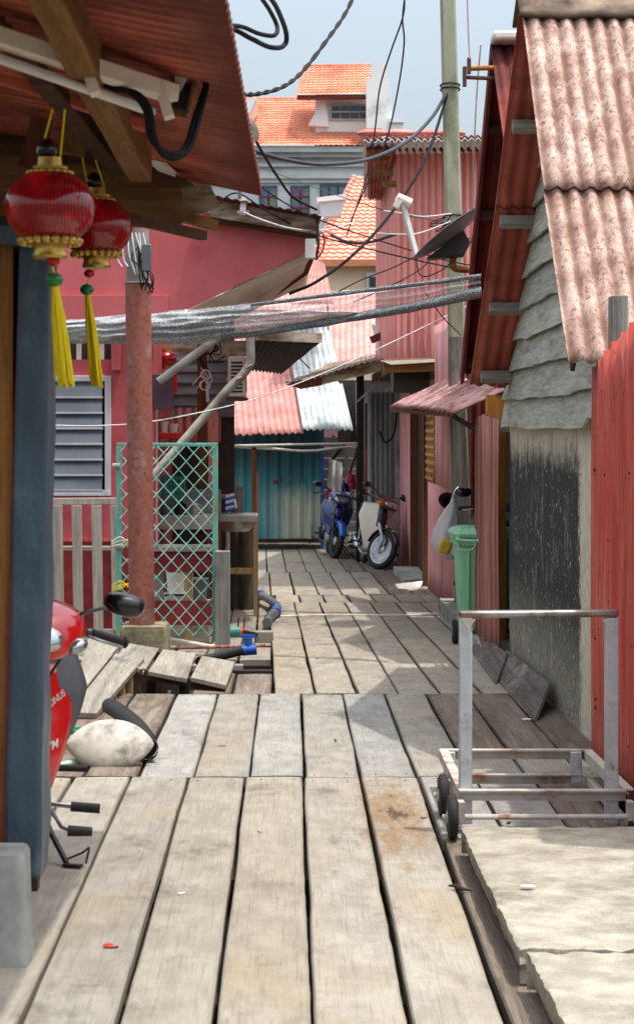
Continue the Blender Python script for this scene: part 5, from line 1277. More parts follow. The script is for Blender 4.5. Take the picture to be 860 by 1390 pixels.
mb.loft([rr(c.x, 13.75, z, hx, .2, .03) for z, hx in ((-.35, .185), (.0, .18), (.155, .172), (.175, .16))]); o = mb.build('pole_footing', 'mossblock', smooth=40); tag(o, 'mossy concrete block under the rusty pole', 'block')

# mint chain-link gate
YG = 14.6
gt = root('chain_link_gate', (P(228, 0, YG).x, YG, gz(YG)), 'mint green chain-link gate in a welded frame behind the rusty pole', 'gate')
gx0, gx1 = P(162, 0, YG).x, P(292, 0, YG).x; gz0, gz1 = P(0, 862, YG).z, P(0, 606, YG).z; gm = P(0, 741, YG).z
for x in (gx0, gx1):
    MB().box2((x - .022, YG - .02, gz0 - .05), (x + .022, YG + .02, gz1)).build('frame_post', 'mint', gt, bevel=.004)
MB().box2((gx0 - .02, YG - .018, gz1), (gx1 + .022, YG + .018, gz1 + .028)).build('frame_rail', 'mint', gt, bevel=.004)
MB().box2((gx0, YG - .014, gm - .012), (gx1, YG + .014, gm + .012)).build('frame_rail', 'rusty', gt)
mb = MB(); pitch = .118; W_, H_ = gx1 - gx0, gz1 - gz0; k = -30
def wire(sg):
    for i in range(-40, 60):
        cc = i * pitch
        # x + sg*z*0.9 = cc
        pts = []
        for j in range(61):
            z = H_ * j / 60; x = cc - sg * z * .9
            if 0 <= x <= W_: pts.append(Vector((gx0 + x + .004 * nz(x * 9, z * 9, i), YG - .024 + sg * .004 + .01 * nz(x, z, 0, 2), gz0 + z)))
        if len(pts) > 1: mb.tube([pts[0]] + pts[5:-1:6] + [pts[-1]], .0046, 5, cap=False)
wire(1); wire(-1); mb.build('chain_mesh', 'chain', gt)
for px, py in ((158, 632), (162, 742), (160, 798)):
    p = P(px, py, YG - .03); MB().cyl(p - Vector((.03, 0, 0)), p + Vector((.03, 0, 0)), .018, 8).build('hinge', 'rusty', gt)
for px, py, m_ in ((170, 735, 'cream'), (170, 795, 'yellow')):
    mb = MB()
    for k in range(3): mb.tube(cat([P(px - 18, py + 3 * k, YG - .03), P(px - 6, py - 6 + 5 * k, YG - .06), P(px + 6, py + 3 - 3 * k, YG - .06), P(px + 16, py + 6, YG - .04), P(px + 4, py + 12, YG - .05)]), .006, 5)
    mb.build('rope_tie', m_, gt)
gp = MB().box2((P(292, 0, 14.5).x, 14.45, -.5), (P(312, 0, 14.5).x, 14.57, P(0, 748, 14.5).z)); tag(gp.build('gate_post', 'post_grey', bevel=.005), 'grey timber post at the right edge of the mint gate', 'post')

# burgundy barrier boards and clutter behind gate
bd = root('barrier', (P(250, 0, 15.0).x, 15.0, gz(15)), 'barrier of burgundy boards on pale posts behind the lower half of the mint gate', 'barrier')
MB().bar(P(205, 761, 15), P(292, 761, 15), .03, .19).build('board', 'maroon', bd); MB().bar(P(205, 832, 15), P(292, 832, 15), .03, .20).build('board', 'maroon', bd)
MB().bar(P(205, 745, 14.97), P(292, 745, 14.97), .04, .04).build('top_rail', 'oldboard_x', bd)
for px, m_ in ((256, 'tan'), (216, 'post_grey')):
    p = P(px, 0, 15.06); MB().box2((p.x - .035, 15.03, -.25), (p.x + .035, 15.09, P(0, 750, 15).z)).build('post', m_, bd)
for x, y, z, nm, mt, lab, kind in ((240, 790, 15.4, 'paint_tub', 'whitepaint', 'white tub on the floor behind the mint gate', 'tub'), (268, 800, 15.5, 'paint_tub', 'greyplastic', 'grey tub beside the tan post behind the mint gate', 'tub')):
    p = P(x, y, z); mb = MB(); mb.lathe([(0, -.09), (.075, -.09), (.09, .08), (.094, .09), (.085, .09), (.07, -.07), (0, -.075)], p, 20); mb.torus(p + Vector((0, 0, .09)), .09, .006, (0, 0, 1), 20, 6); tag(mb.build(nm, mt), lab, kind)
    b2_ = MB().box2((p.x - .1, z - .1, gz(z) - .1), (p.x + .1, z + .1, p.z - .091)).bar((p.x - .11, z, p.z - .1), (p.x + .11, z, p.z - .1), .2, .015)
    tag(b2_.build('support_box', 'oldboard_x'), 'low wooden box under the ' + ('white' if mt == 'whitepaint' else 'grey') + ' tub behind the mint gate', 'box')

# pink / crimson house with louvre window
hE = root('painted_house', (-1.8, 17.0, gz(16.5)), 'crimson and rose painted house with a louvred window on the left', 'house')
YW = 16.3
zb = gz(16.3) - .1
wx0, wx1, wz0, wz1 = P(0, 0, YW).x, P(151, 0, YW).x, P(0, 673, YW).z, P(0, 510, YW).z
cr = P(209, 0, YW).x
MB().box2((-4.0, YW, zb), (wx0, YW + .1, 2.5)).box2((wx0, YW, zb), (wx1, YW + .1, wz0)).box2((wx0, YW, wz1), (wx1, YW + .1, P(0, 488, YW).z)).box2((wx1, YW, zb), (cr, YW + .1, 2.5)).build('front_wall', 'houserred', hE)
MB().box2((-4.0, YW - .012, zb + .05), (cr - .06, YW - .002, P(0, 735, YW).z)).build('dado', 'maroon', hE)
MB().box2((-4.0, YW - .02, P(0, 735, YW).z), (cr - .06, YW - .003, P(0, 731, YW).z)).build('dado_trim', 'redfence', hE)
MB().box2((P(152, 0, YW).x, YW - .06, P(0, 503, YW).z), (P(164, 0, YW).x, YW - .002, P(0, 467, YW).z)).build('bracket', 'housepink', hE, bevel=.004)
MB().box2((P(195, 0, YW).x, YW - .04, zb), (cr + .005, YW + .14, 2.55)).build('corner_post', 'houserred', hE, bevel=.006)
MB().box2((cr - .1, YW + .1, zb), (cr, 20, 2.5)).build('side_wall', 'houserred', hE)
wn = root_dummy = None
wf = MB(); t_ = .05
wf.box2((wx0, YW - .03, wz0), (wx1, YW + .05, wz0 + t_)).box2((wx0, YW - .03, wz1 - t_), (wx1, YW + .05, wz1)).box2((wx1 - t_, YW - .028, wz0), (wx1 + .002, YW + .05, wz1)).box2((wx0, YW - .028, wz0), (wx0 + t_, YW + .05, wz1)).box2((P(146, 0, YW).x - .02, YW - .034, wz0 + .01), (P(146, 0, YW).x, YW - .02, wz1 - .01))
wf = wf.build('window_frame', 'winframe', hE, bevel=.004)
nS = 7; hh = (wz1 - wz0 - 2 * t_) / nS
for k in range(nS):
    z = wz0 + t_ + k * hh
    MB().prism([(wx0 + t_, YW - .02, z - .005), (wx1 - t_ - .03, YW - .02, z - .005), (wx1 - t_ - .03, YW + .035, z + hh - .002), (wx0 + t_, YW + .035, z + hh - .002)], (0, .005, .002)).build('louvre_pane', 'glass_slat', wf)
    MB().box2((wx0 + t_, YW - .03, z - .012), (wx1 - t_ - .02, YW - .018, z + .006)).build('louvre_rail', 'winframe', wf)
MB().box2((wx0, YW + .09, wz0), (wx1, YW + .1, wz1)).build('dark_backing', 'interior', hE)
# vent slats under the shade net
mb = MB(); va, vb = P(0, 488, YW).z, P(0, 462, YW).z
MB().box2((wx0 - .3, YW + .05, va), (wx1, YW + .09, vb)).build('vent_backing', 'interior', hE)
for k in range(9):
    x = P(14 + k * 15.5, 0, YW).x; MB().box2((x - .02, YW, va), (x + .02, YW + .04, vb)).build('vent_slat', 'whitepaint', hE)
# upper gable panel, soffit, fascia, roof
YU = 15.9
def PU(x, y): return P(x, y, YU)
MB().prism([PU(-60, 250), PU(300, 290), PU(424, 318), PU(424, 336), PU(410, 345), PU(256, 419), PU(228, 421), PU(228, 400), PU(-60, 400)], (0, .05, 0)).build('gable_panel', 'housepink', hE)
MB().box2((PU(-60, 0).x, YU - .05, PU(0, 440).z), (PU(228, 0).x, YU + .04, PU(0, 401).z)).build('cross_beam', 'housepink', hE, bevel=.004)
s0, s1 = PU(254, 422), PU(422, 340); dd = Vector((-.02, 2.9, -.06))
MB().corr(s1 + Vector((0, .06, 0)), s0 + Vector((0, .06, 0)), s1 + dd, s0 + dd, .34, .006, 4, 10, ridge=True).build('soffit', 'cream', hE, solid=.02)
MB().prism([P(425, 340, 16.0), P(428, 346, 16.0), P(418, 372, 17.4), P(360, 412, 18.8), P(350, 408, 18.8), P(405, 368, 17.3)], (0, .06, .01)).build('barge_edge', 'brown_post', hE)
MB().prism([P(285, 271, 15.7), P(430, 296, 15.7), P(430, 318, 15.7), P(285, 294, 15.7)], (0, .04, 0)).build('fascia', 'fascia', hE, bevel=.004)
a, b_ = P(270, 262, 15.55), P(436, 293, 15.55)
MB().corr(a, b_, a + Vector((0, 4.5, .25)), b_ + Vector((0, 4.5, .25)), .076, .006, 8, 8).build('roof_sheet', 'darkred', hE, solid=.01, smooth=60)
MB().prism([P(285, 293, 15.75), P(430, 318, 15.75), P(430, 323, 15.75), P(285, 300, 15.75)], (0, .2, 0)).build('shadow_strip', 'beam_dark', hE)  # dark strip standing in for the shadow below the fascia
MB().box2(P(414, 324, 15.65), P(428, 352, 15.75)).build('gutter_end', 'whitepaint', hE, bevel=.006)
MB().tube(cat([P(430, 297, 15.7), P(432, 330, 15.7), P(428, 352, 15.8)]), .012, 8).build('down_wire', 'rustrod', hE)
MB().bar(P(329, 292, 15.6), P(331, 268, 15.6), .05, .04, (0, 1, 0)).build('wire_bracket', 'whitepaint', hE); MB().bar(P(322, 288, 15.58), P(338, 288, 15.58), .03, .02).build('wire_bracket', 'rusty', hE)
# lower veranda roof (dark underside)
A, B, C_, D = P(342, 458, 16.5), P(436, 462, 17.3), P(382, 506, 21.5), P(330, 500, 21.5)
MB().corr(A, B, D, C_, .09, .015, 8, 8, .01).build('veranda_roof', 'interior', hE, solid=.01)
MB().bar(P(346, 455, 16.5), P(436, 459, 17.3), .02, .09).build('veranda_edge', 'fascia', hE)
MB().prism([P(208, 465, 18.2), P(345, 462, 18.2), P(345, 484, 18.2), P(208, 480, 18.2)], (0, .06, 0)).build('porch_beam', 'fascia', hE)
# porch back wall
mb = MB()
for k in range(9):
    z0 = P(0, 566, 18.8).z + k * .115; mb.prism([(P(205, 0, 18.8).x, 18.77, z0), (P(318, 0, 18.8).x, 18.77, z0), (P(318, 0, 18.8).x, 18.8, z0 + .12), (P(205, 0, 18.8).x, 18.8, z0 + .12)], (0, .012, 0))
mb.build('porch_boards', 'dimgrey', hE)
MB().corr(P(205, 600, 18.78) + Vector((0, 0, -.0)), P(300, 600, 18.78), P(205, 553, 18.78), P(300, 553, 18.78), .09, .014, 3, 8).build('porch_sheet', 'pinkupper', hE, smooth=60)
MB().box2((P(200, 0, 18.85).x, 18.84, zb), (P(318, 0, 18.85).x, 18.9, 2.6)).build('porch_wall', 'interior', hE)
MB().box2((P(268, 0, 17.8).x, 17.75, zb), (P(281, 0, 17.8).x, 17.85, P(0, 468, 17.8).z)).build('porch_post', 'brown_post', hE)
MB().box2((P(283, 0, 18.4).x, 18.35, zb), (P(296, 0, 18.4).x, 18.4, P(0, 560, 18.4).z)).build('porch_board', 'pinkupper', hE)
MB().box2((P(207, 0, 16.6).x, 16.55, zb), (P(214, 0, 16.6).x, 16.6, P(0, 556, 16.6).z)).build('thin_post', 'whitepaint', hE)
MB().prism([P(312, 470, 17.6), P(322, 470, 17.6), P(318, 520, 17.6), P(306, 522, 17.6)], (0, .1, 0)).build('stained_board', 'fascia', hE)
# downpipes
MB().tube(cat([P(339, 455, 15.6), P(340, 484, 15.6), P(338, 496, 15.6), P(328, 510, 15.6), P(310, 528, 15.6)], 6) + [P(205, 650, 15.5)], .038, 14).build('downpipe', 'galv', hE)
for px, py in ((337, 498), (324, 514)): p = P(px, py, 15.6); MB().torus(p, .04, .01, (-.5, 0, .85), 16, 6).build('pipe_joint', 'galv', hE)
MB().tube([P(300, 455, 16.0), P(215, 518, 16.0)], .036, 14).build('downpipe', 'galv', hE)
bx_ = MB().box(P(221, 532, 16.2), (.185, .1, .31)); tag(bx_.build('hanging_box', 'purplebox', bevel=.006), 'purple-brown box hung at the porch corner below the slanting pipe', 'box')
# AC unit
ac = root('air_conditioner', P(322, 512, 17.4), 'white outdoor air conditioner unit on the porch wall behind the slanting downpipe', 'air conditioner')
c = P(322, 512, 17.45); MB().box(c, (.165, .3, .38)).build('casing', 'whitepaint', ac, bevel=.012)
mb = MB()
for k in range(9): mb.box(c + Vector((0, -.152, -.14 + k * .034)), (.11, .006, .018))
for k in range(4): mb.box(c + Vector((.085, -.1 + k * .06, 0)), (.006, .02, .28))
mb.build('grille', 'interior', ac); MB().box(c + Vector((0, 0, -.21)), (.2, .34, .03)).build('bracket', 'rustrod', ac)
# shelf with cups
sf = root('wall_shelf', P(232, 592, 17), 'small red wall shelf inside the porch', 'shelf')
MB().box(P(232, 591, 17), (.21, .16, .055)).build('tray', 'redplastic', sf, bevel=.008); MB().box(P(232, 600, 17.06), (.03, .03, .1)).build('bracket', 'redplastic', sf)
for px, h, lab in ((223, .105, 'bigger white cup on the red shelf'), (236, .085, 'smaller white cup on the red shelf, right of the bigger one')):
    p = P(px, 587.5, 17); mb = MB(); mb.lathe([(0, 0), (.034, 0), (.043, h), (.04, h), (.032, .006), (0, .006)], p, 16); tag(mb.build('cup', 'green_pale'), lab, 'cup')
for px, py, r_, lab in ((226, 487, .075, 'red lantern in the dark porch, partly behind the slanting pipe'),):
    rt = root('paper_lantern', P(px, py, 17.4), lab, 'lantern'); c = P(px, py, 17.4)
    MB().ell(c, (r_ * 1.3, r_ * 1.3, r_), 20, 12).build('shade', 'lantern', rt); MB().lathe([(.04, -r_ - .02), (.045, -r_ + .02)], c, 14).build('bottom_cap', 'gold', rt); MB().lathe([(.04, r_ - .02), (.04, r_ + .02)], c, 14).build('top_cap', 'gold', rt)
    MB().tube([c - Vector((-.08, 0, r_)), c - Vector((-.085, 0, .32))], [.012, .018], 8).build('tassel', 'redplastic', rt)
# coiled white cord on porch post
mb = MB(); c = P(278, 516, 17.6)
for k in range(5): mb.torus(c + Vector((random.uniform(-.01, .01), 0, .05 if k % 2 else -.05)), .045, .006, (random.uniform(-.2, .2), 1, random.uniform(-.2, .2)), 16, 5)
for k in range(6): mb.tube(cat([c, c + Vector((random.uniform(-.1, .1), -.02, random.uniform(-.05, .08))), c + Vector((random.uniform(-.12, .12), 0, random.uniform(-.12, .12)))]), .005, 5)
mb.tube([c + Vector((.02, 0, -.05)), P(282, 545, 17.6)], .016, 6)
tag(mb.build('cord_coil', 'cable_white'), 'bundle of white cord tied on the brown porch post', 'cord')
mb = MB()
for k in range(12): 
    a = random.uniform(0, 6.28); c2 = P(285, 480, 17.7); mb.tube(cat([c2, c2 + Vector((math.cos(a) * .1, 0, math.sin(a) * .08)), c2 + Vector((math.cos(a + 1) * .15, .02, math.sin(a + 1) * .16))]), .006, 5)
tag(mb.build('wire_tangle', 'cable'), 'tangle of dark wires at the top of the brown porch post', 'wires')

# railing
rl = root('railing', (P(110, 0, 15.3).x, 15.3, gz(15.3)), 'weathered picket railing below the louvred window', 'railing')
MB().bar(P(-60, 682, 15.3), P(160, 680, 15.3), .05, .055).build('top_rail', 'picket', rl, bevel=.004)
MB().bar(P(-60, 858, 15.3), P(160, 858, 15.3), .05, .05).build('bottom_rail', 'picket', rl, bevel=.004)
for px in (-20, 10, 42, 80, 106, 133, 156):
    a, b_ = P(px - 2, 686, 15.27), P(px + 1, 856, 15.27); MB().bar(a, b_, .082 if px != 156 else .05, .022, (0, 1, 0)).build('picket', 'picket', rl, bevel=.003)
p = P(68, 737, 15.9); mb = MB(); mb.lathe([(0, -.05), (.04, -.05), (.05, .05), (.045, .05), (.036, -.04), (0, -.04)], p, 14); tag(mb.build('beaker', 'redplastic'), 'red plastic beaker on the rail behind the pickets', 'beaker')
MBx = MB().bar(P(-60, 744, 15.9), P(150, 744, 15.9), .14, .03).bar(P(60, 744, 15.95), P(60, 860, 15.95), .05, .05); tag(MBx.build('ledge', 'oldboard_x'), 'grey ledge board behind the picket railing', 'ledge')

# counter, crates and planks behind the gate
ct = root('kitchen_counter', (P(255, 0, 17).x, 17, gz(17)), 'grey counter with dark shelves behind the mint gate', 'counter')
MB().box2(P(212, 700, 17), P(292, 715, 17.5)).build('worktop', 'galv', ct, bevel=.006); MB().box2(P(212, 665, 17.5), P(300, 700, 17.6)).build('splashback', 'dimgrey', ct)
for px in (216, 288): p = P(px, 0, 17.1); MB().box2((p.x - .03, 17.05, zb), (p.x + .03, 17.11, P(0, 716, 17).z)).build('leg', 'beam_dark', ct)
MB().box2(P(214, 756, 17.05), P(292, 764, 17.5)).build('shelf', 'oldboard_x', ct)
cr_ = root('plastic_crate', P(234, 660, 17.2), 'teal plastic crate on the counter behind the mint gate', 'crate')
c = P(234, 661, 17.2); mb = MB()
for dx in (-1, 1): mb.box(c + Vector((dx * .115, 0, 0)), (.012, .2, .2))
for dy in (-1, 1):
    for k in range(4): mb.box(c + Vector((0, dy * .1, -.08 + k * .053)), (.23, .012, .034))
    for k in range(4): mb.box(c + Vector((-.09 + k * .06, dy * .1, 0)), (.02, .01, .2))
mb.box(c + Vector((0, 0, -.095)), (.23, .2, .01)); mb.build('basket', 'tealcrate', cr_)
for i, (px, py, s, mt, lab) in enumerate(((225, 690, .05, 'greyplastic', 'grey pot on the counter, left of the dark jars'), (245, 690, .06, 'blackgloss', 'dark jar on the counter, beside the grey pot'), (266, 688, .055, 'stainless', 'steel pot on the counter, right of the dark jar'))):
    p = P(px, 699, 17.15); mb = MB(); mb.lathe([(0, 0), (s * .85, 0), (s, s * .5), (s, s * 1.6), (s * 1.08, s * 1.65), (s * .5, s * 1.9), (.01, s * 2.1)], p, 18); tag(mb.build('pot', mt), lab, 'pot')

# plank fence by sink
pfn = root('plank_fence', (P(312, 0, 19.2).x, 19.2, gz(19)), 'short fence of grey planks and rails behind the sink', 'fence')
for (px, w_, yt, Y) in ((303, 8, 640, 19.3), (318, 9, 648, 19.3), (324, 12, 660, 19.0)):
    MB().box2((P(px - w_ / 2, 0, Y).x, Y, zb - .1), (P(px + w_ / 2, 0, Y).x, Y + .04, P(0, yt, Y).z)).build('plank', 'post_grey', pfn, bevel=.003)
MB().bar(P(230, 661, 18.9), P(322, 660, 18.9), .05, .07).build('rail', 'oldboard_x', pfn); MB().bar(P(230, 674, 18.85), P(322, 674, 18.85), .05, .05).build('rail', 'oldboard_x', pfn)
# sink
sk = root('wash_sink', (P(325, 0, 18.3).x, 18.3, gz(18.3)), 'steel wash sink on brown wooden legs by the path', 'sink')
a, b_ = P(296, 703, 18.1), P(350, 703, 18.1)
MB().box2((a.x, 18.05, a.z - .04), (b_.x, 18.55, a.z + .03)).build('rim', 'stainless', sk, bevel=.01)
c = P(320, 714, 18.3); mb = MB(); mb.lathe([(.17, 0), (.165, -.06), (.13, -.1), (0, -.11)], (c.x, 18.3, a.z - .04), 24, sy=1.1); mb.build('basin', 'stainless', sk)
for px, Y in ((347, 18.08), (347, 18.5), (297, 18.5)):
    p = P(px, 0, Y); MB().box2((p.x - .022, Y - .02, gz(Y) - .08), (p.x + .022, Y + .02, a.z - .04)).build('leg', 'tan', sk)
MB().bar(P(300, 775, 18.1), P(347, 775, 18.1), .03, .06).build('stretcher', 'tan', sk)
MB().tube(cat([P(309, 718, 18.2), P(309, 745, 18.2), P(302, 752, 18.15), P(294, 748, 18.1)]), .022, 10).build('drain', 'pvc', sk)
MB().tube(cat([P(310, 700, 18.5), P(311, 682, 18.5), P(318, 679, 18.45), P(320, 690, 18.4)]), .014, 8).build('tap', 'pvc', sk)
cl = root('wash_cloth', P(312, 690, 18.45), 'blue and white striped cloth hung over the back of the sink', 'cloth')
for k in range(6):
    MB().prism([P(306, 672 + k * 4, 18.42), P(318, 669 + k * 4, 18.42), P(318, 673 + k * 4, 18.42), P(306, 676 + k * 4, 18.42)], (0, .01, 0)).build('stripe', 'brightblue' if k % 2 else 'whitecloth', cl)
pi = MB(); c = P(334, 0, 18.9)
rings = [[Vector((c.x + math.cos(a) * .075 * (1 + .12 * nz(math.cos(a), math.sin(a), z * 4, 2)), 18.9 + math.sin(a) * .075, z)) for a in [2 * PI * k / 18 for k in range(18)]] for z in [lerp(-.6, P(0, 716, 18.9).z, k / 20) for k in range(21)]]
pi.loft(rings); tag(pi.build('timber_pile', 'pile', smooth=60), 'dark mossy timber pile standing behind the sink legs', 'pile')
MBx = MB().loft([[Vector((p.x + math.cos(t) * r_, 17.2 + math.sin(t) * r_, p.z)) for t in [2 * PI * k / 20 for k in range(20)]] for p, r_ in [(P(303, y, 17.2), .05 + (.005 if i % 2 else 0)) for i, y in enumerate(range(748, 838, 4))]]); tag(MBx.build('ribbed_pipe', 'pvc', smooth=60), 'upright pale ribbed pipe between the gate post and sink', 'pipe')

# clothes rail
cp = root('clothes_pole', (P(345, 0, 21.6).x, 21.6, gz(21.6)), 'thin brown pole carrying pale drying rails across the lane', 'pole')
p = P(345, 0, 21.6); MB().box2((p.x - .03, 21.57, gz(21.6)), (p.x + .022, 21.63, P(0, 607, 21.6).z)).build('post', 'brown_post', cp)
MB().box2((p.x + .02, 21.58, gz(21.6)), (p.x + .045, 21.62, P(0, 640, 21.6).z)).build('batten', 'rustpole', cp)
MB().bar(P(317, 606, 21.6), P(373, 609, 21.6), .06, .035).build('cross_arm', 'oldboard_x', cp)
MB().tube([P(318, 605, 21.55), P(484, 602, 24.0)], .014, 8).build('drying_rail', 'pvc', cp); MB().tube(cat([P(370, 609, 21.55), P(420, 612, 22.5), P(484, 605, 24.0)]), .014, 8).build('drying_rail', 'pvc', cp)

# hoses and valves
pts = [P(352, 793, 19.6), P(366, 806, 18.9), P(376, 822, 18.0), P(374, 838, 17.4), P(366, 850, 16.8), P(362, 858, 16.2)]
for p in pts: p.z = gz(p.y) + .05
tag(MB().tube(cat(pts), .042, 12).build('water_hose', 'greyplastic'), 'fat dark grey hose curving along the left edge of the path', 'hose')
jn = root('hose_joint', pts[0], 'blue taped joints on the fat grey hose', 'joint')
for i in (0, 3): MB().cyl(pts[i] - Vector((0, .12, 0)), pts[i] + Vector((0, .1, .0)), .052, 12).build('sleeve', 'blue_fit', jn)
va = root('stop_valve', P(318, 858, 14.9), 'teal and red stop valve on the pale pipe by the gate post', 'valve')
c = P(318, 858, 14.9); MB().cyl(c - Vector((.05, 0, 0)), c + Vector((.05, 0, 0)), .045, 14).build('body', 'teal_fit', va); MB().cyl(c + Vector((.055, 0, 0)), c + Vector((.075, 0, 0)), .04, 14).build('wheel', 'red_fit', va)
MB().tube(cat([c - Vector((.05, 0, 0)), P(300, 868, 14.85), P(290, 878, 14.8), P(262, 874, 14.8), P(226, 868, 14.6)]), .022, 10).build('pipe', 'pvc', va)
MB().tube([c + Vector((.07, 0, 0)), P(352, 862, 15.2)], .018, 8).build('pipe', 'black', va)
for px in (322, 330): MB().cyl(P(px, 862, 15), P(px + 2, 838, 15), .008, 6).build('stem', 'rustrod', va)
vb = root('stop_valve', P(340, 882, 13.6), 'bright blue stop valve on the black pipe nearer the path edge', 'valve')
c = P(337, 882, 13.6); MB().cyl(c - Vector((.05, 0, 0.005)), c + Vector((.06, 0, 0.005)), .04, 14).build('body', 'blue_fit', vb); MB().cyl(c, c + Vector((0, 0, .09)), .03, 12).build('bonnet', 'blue_fit', vb); MB().box(c + Vector((0, 0, .1)), (.11, .03, .02)).build('handle', 'blue_fit', vb)
MB().tube([P(270, 898, 13.2), c - Vector((.05, 0, .005))], .036, 12).build('pipe', 'black', vb)
MB().tube([P(228, 880, 14.2), P(360, 876, 14.4)], .012, 8).build('thin_pipe', 'pinkfence', vb)
MBx = MB().box(P(358, 864, 15.2), (.16, .14, .09)); tag(MBx.build('timber_block', 'oldboard', bevel=.006), 'small timber block at the path edge by the hose', 'block')
st_ = MB().tube(cat([Vector((-.14, 17.35, gz(17.35) + .012)), Vector((.4, 17.55, gz(17.5) + .01)), Vector((1.0, 17.5, gz(17.5) + .01)), Vector((1.55, 17.7, gz(17.7) + .01))]), .008, 6); tag(st_.build('cord', 'cream'), 'thin pale cord lying straight across the path', 'cord')
MBx = MB().prism([P(536, 796, 21.6), P(573, 792, 21.6), P(566, 804, 21.0), P(543, 806, 21.0)], (0, 0, .03)); tag(MBx.build('scrap_sheet', 'cream'), 'crumpled pale sheet lying at the dark door step', 'sheet')
# ================================================================== SHADE NET
sn = root('shade_net', P(360, 420, 14.5), 'silvery grey shade net slung across the lane between the houses', 'net')
def netpt(px): 
    return lerp(14.9, 13.4, (px - 40) / 610)
top = [(40, 441), (68, 437), (150, 429), (250, 421), (350, 411), (450, 398), (550, 386), (650, 373)]
bot = [(40, 466), (68, 466), (150, 468), (250, 467), (350, 457), (450, 441), (550, 424), (650, 402)]
def ip(tb, x):
    for (a, ya), (b, yb) in zip(tb, tb[1:]):
        if x <= b: return lerp(ya, yb, (x - a) / (b - a))
    return tb[-1][1]
def nfn(u, v):
    px = lerp(40, 650, u); py = lerp(ip(top, px), ip(bot, px), v)
    p = P(px, py, netpt(px)); p.y += -.10 * math.sin(v * PI) + .03 * nz(u * 9, v * 5, 0) + .012 * math.sin(v * 26 + 3 * nz(u * 8, 0, 0)) ; p.z += .01 * nz(u * 20, v * 4, 5)
    return p
MB().grid(nfn, 120, 24).build('mesh', 'net_thin', sn)
def nfn2(u, v):
    p = nfn(u * .55, v); f = max(0, min(1, (1.02 - u) * 1.4)); 
    return p + Vector((0, -.04 - .03 * nz(u * 14, v * 9, 2), .012 * nz(u * 9, v * 6, 8) + (.5 - v) * .1 * (1 - f)))
def nf3(u, v):
    v2 = lerp(u ** 3 * .97, 1.0, v); p = nfn(u * .80, v2); return p + Vector((0, -.05 + .02 * nz(u * 18, v * 9, 2) + .012 * math.sin(v * 30 + u * 9), .008 * nz(u * 9, v * 6, 8)))
MB().grid(nf3, 90, 26).build('bunched_fold', 'net_thick', sn, smooth=60)
def roll(x0, x1, fy, r0, r1, nm, mt, tz=1.0):
    rings = []
    for i in range(70):
        px = lerp(x0, x1, i / 69); c = P(px, fy(px), netpt(px) - .08); r_ = lerp(r0, r1, i / 69) * (1 + .12 * nz(i * .2, 0, 1))
        rings.append([c + Vector((0, math.cos(a) * r_ * 1.3 * (1 + .25 * nz(i * .15, k * .9, 0)), math.sin(a) * r_ * tz * (1 + .22 * nz(i * .13, k * .8, 4)))) for k, a in enumerate([2 * PI * k / 14 for k in range(14)])])
    MB().loft(rings).build(nm, mt, sn, smooth=60)
roll(300, 652, lambda x: ip(bot, x) - 5, .022, .042, 'bottom_roll', 'net_roll', 1.0)
roll(340, 652, lambda x: ip(top, x) + 2, .014, .018, 'top_roll', 'net_roll')

# ================================================================== CENTRE BACK
hF = root('teal_shed', (0, 30.2, 0), 'shed with faded teal metal wall and pink corrugated roof at the lane end', 'shed')
zF0, zF1 = gz(30) + .16, 1.62
MB().corr((-1.9, 30.2, zF0), (.52, 30.2, zF0), (-1.9, 30.2, zF1), (.52, 30.2, zF1), .185, .03, 6, 12, .01, ridge=True).build('metal_wall', 'tealwall', hF, smooth=40)
MB().box2((.50, 30.1, gz(30)), (.56, 30.18, zF1)).build('corner_post', 'blue_fit', hF)
for k, (z, m_) in enumerate(((zF0 - .02, 'joist'), (zF0 - .12, 'joist'))): MB().bar((-1.9, 30.12, z), (.5, 30.12, z), .1, .06, seg=6, jit=.015).build('sill_beam', m_, hF)
MB().box2((P(420, 0, 30.1).x - .02, 30.08, gz(30)), (P(420, 0, 30.1).x + .02, 30.12, .1)).build('pipe', 'tealwall', hF)
MB().bar(P(372, 655, 30.05), P(382, 651, 30), .1, .05).build('latch', 'rustrod', hF); MB().bar(P(382, 651, 30.0), P(405, 645, 30.0), .03, .03).build('latch', 'greyplastic', hF)
A, B = P(280, 591, 29.2), P(412, 588, 29.2); U = Vector((-.30, 4.6, 1.95))
MB().corr(A, B, A + U, B + U, .10, .016, 14, 8, .015, rag=.05).build('roof_sheet', 'pinkroof', hF, solid=.008, smooth=60)
A2, B2 = P(411, 586, 29.15) + Vector((0, 0, .03)), P(479, 586, 29.15) + Vector((0, 0, .03))
MB().corr(A2, B2, A2 + U, B2 + U, .10, .018, 14, 8, .01).build('roof_sheet', 'zinc', hF, solid=.008, smooth=60)
MB().box2((-1.9, 30.3, 0), (.5, 33.5, 1.5)).build('interior_block', 'interior', hF)
hG = root('sheet_metal_house', (.8, 36, gz(36)), 'house behind the teal shed with a wide pale pink corrugated roof', 'house')
A, B, C_, D = P(250, 510, 33.8), P(560, 488, 33.8), P(560, 392, 41), P(250, 400, 41)
MB().corr(A, B, D, C_, .11, .016, 14, 8, .015, rag=.03).build('roof_sheet', 'paleroof', hG, solid=.01, smooth=60)
A, B, C_, D = P(392, 412, 31), P(452, 412, 31), P(440, 358, 36), P(425, 350, 36)
MB().corr(A, B, D, C_, .1, .016, 8, 8, .01).build('roof_sheet', 'pinkroof', hG, solid=.01, smooth=60)
MB().bar(P(300, 402, 41), P(560, 393, 41), .12, .06).build('ridge_board', 'bwhite', hG)
MB().box2((-2, 36, gz(36)), (2.5, 40, 2.3)).build('walls', 'pinkwall', hG)
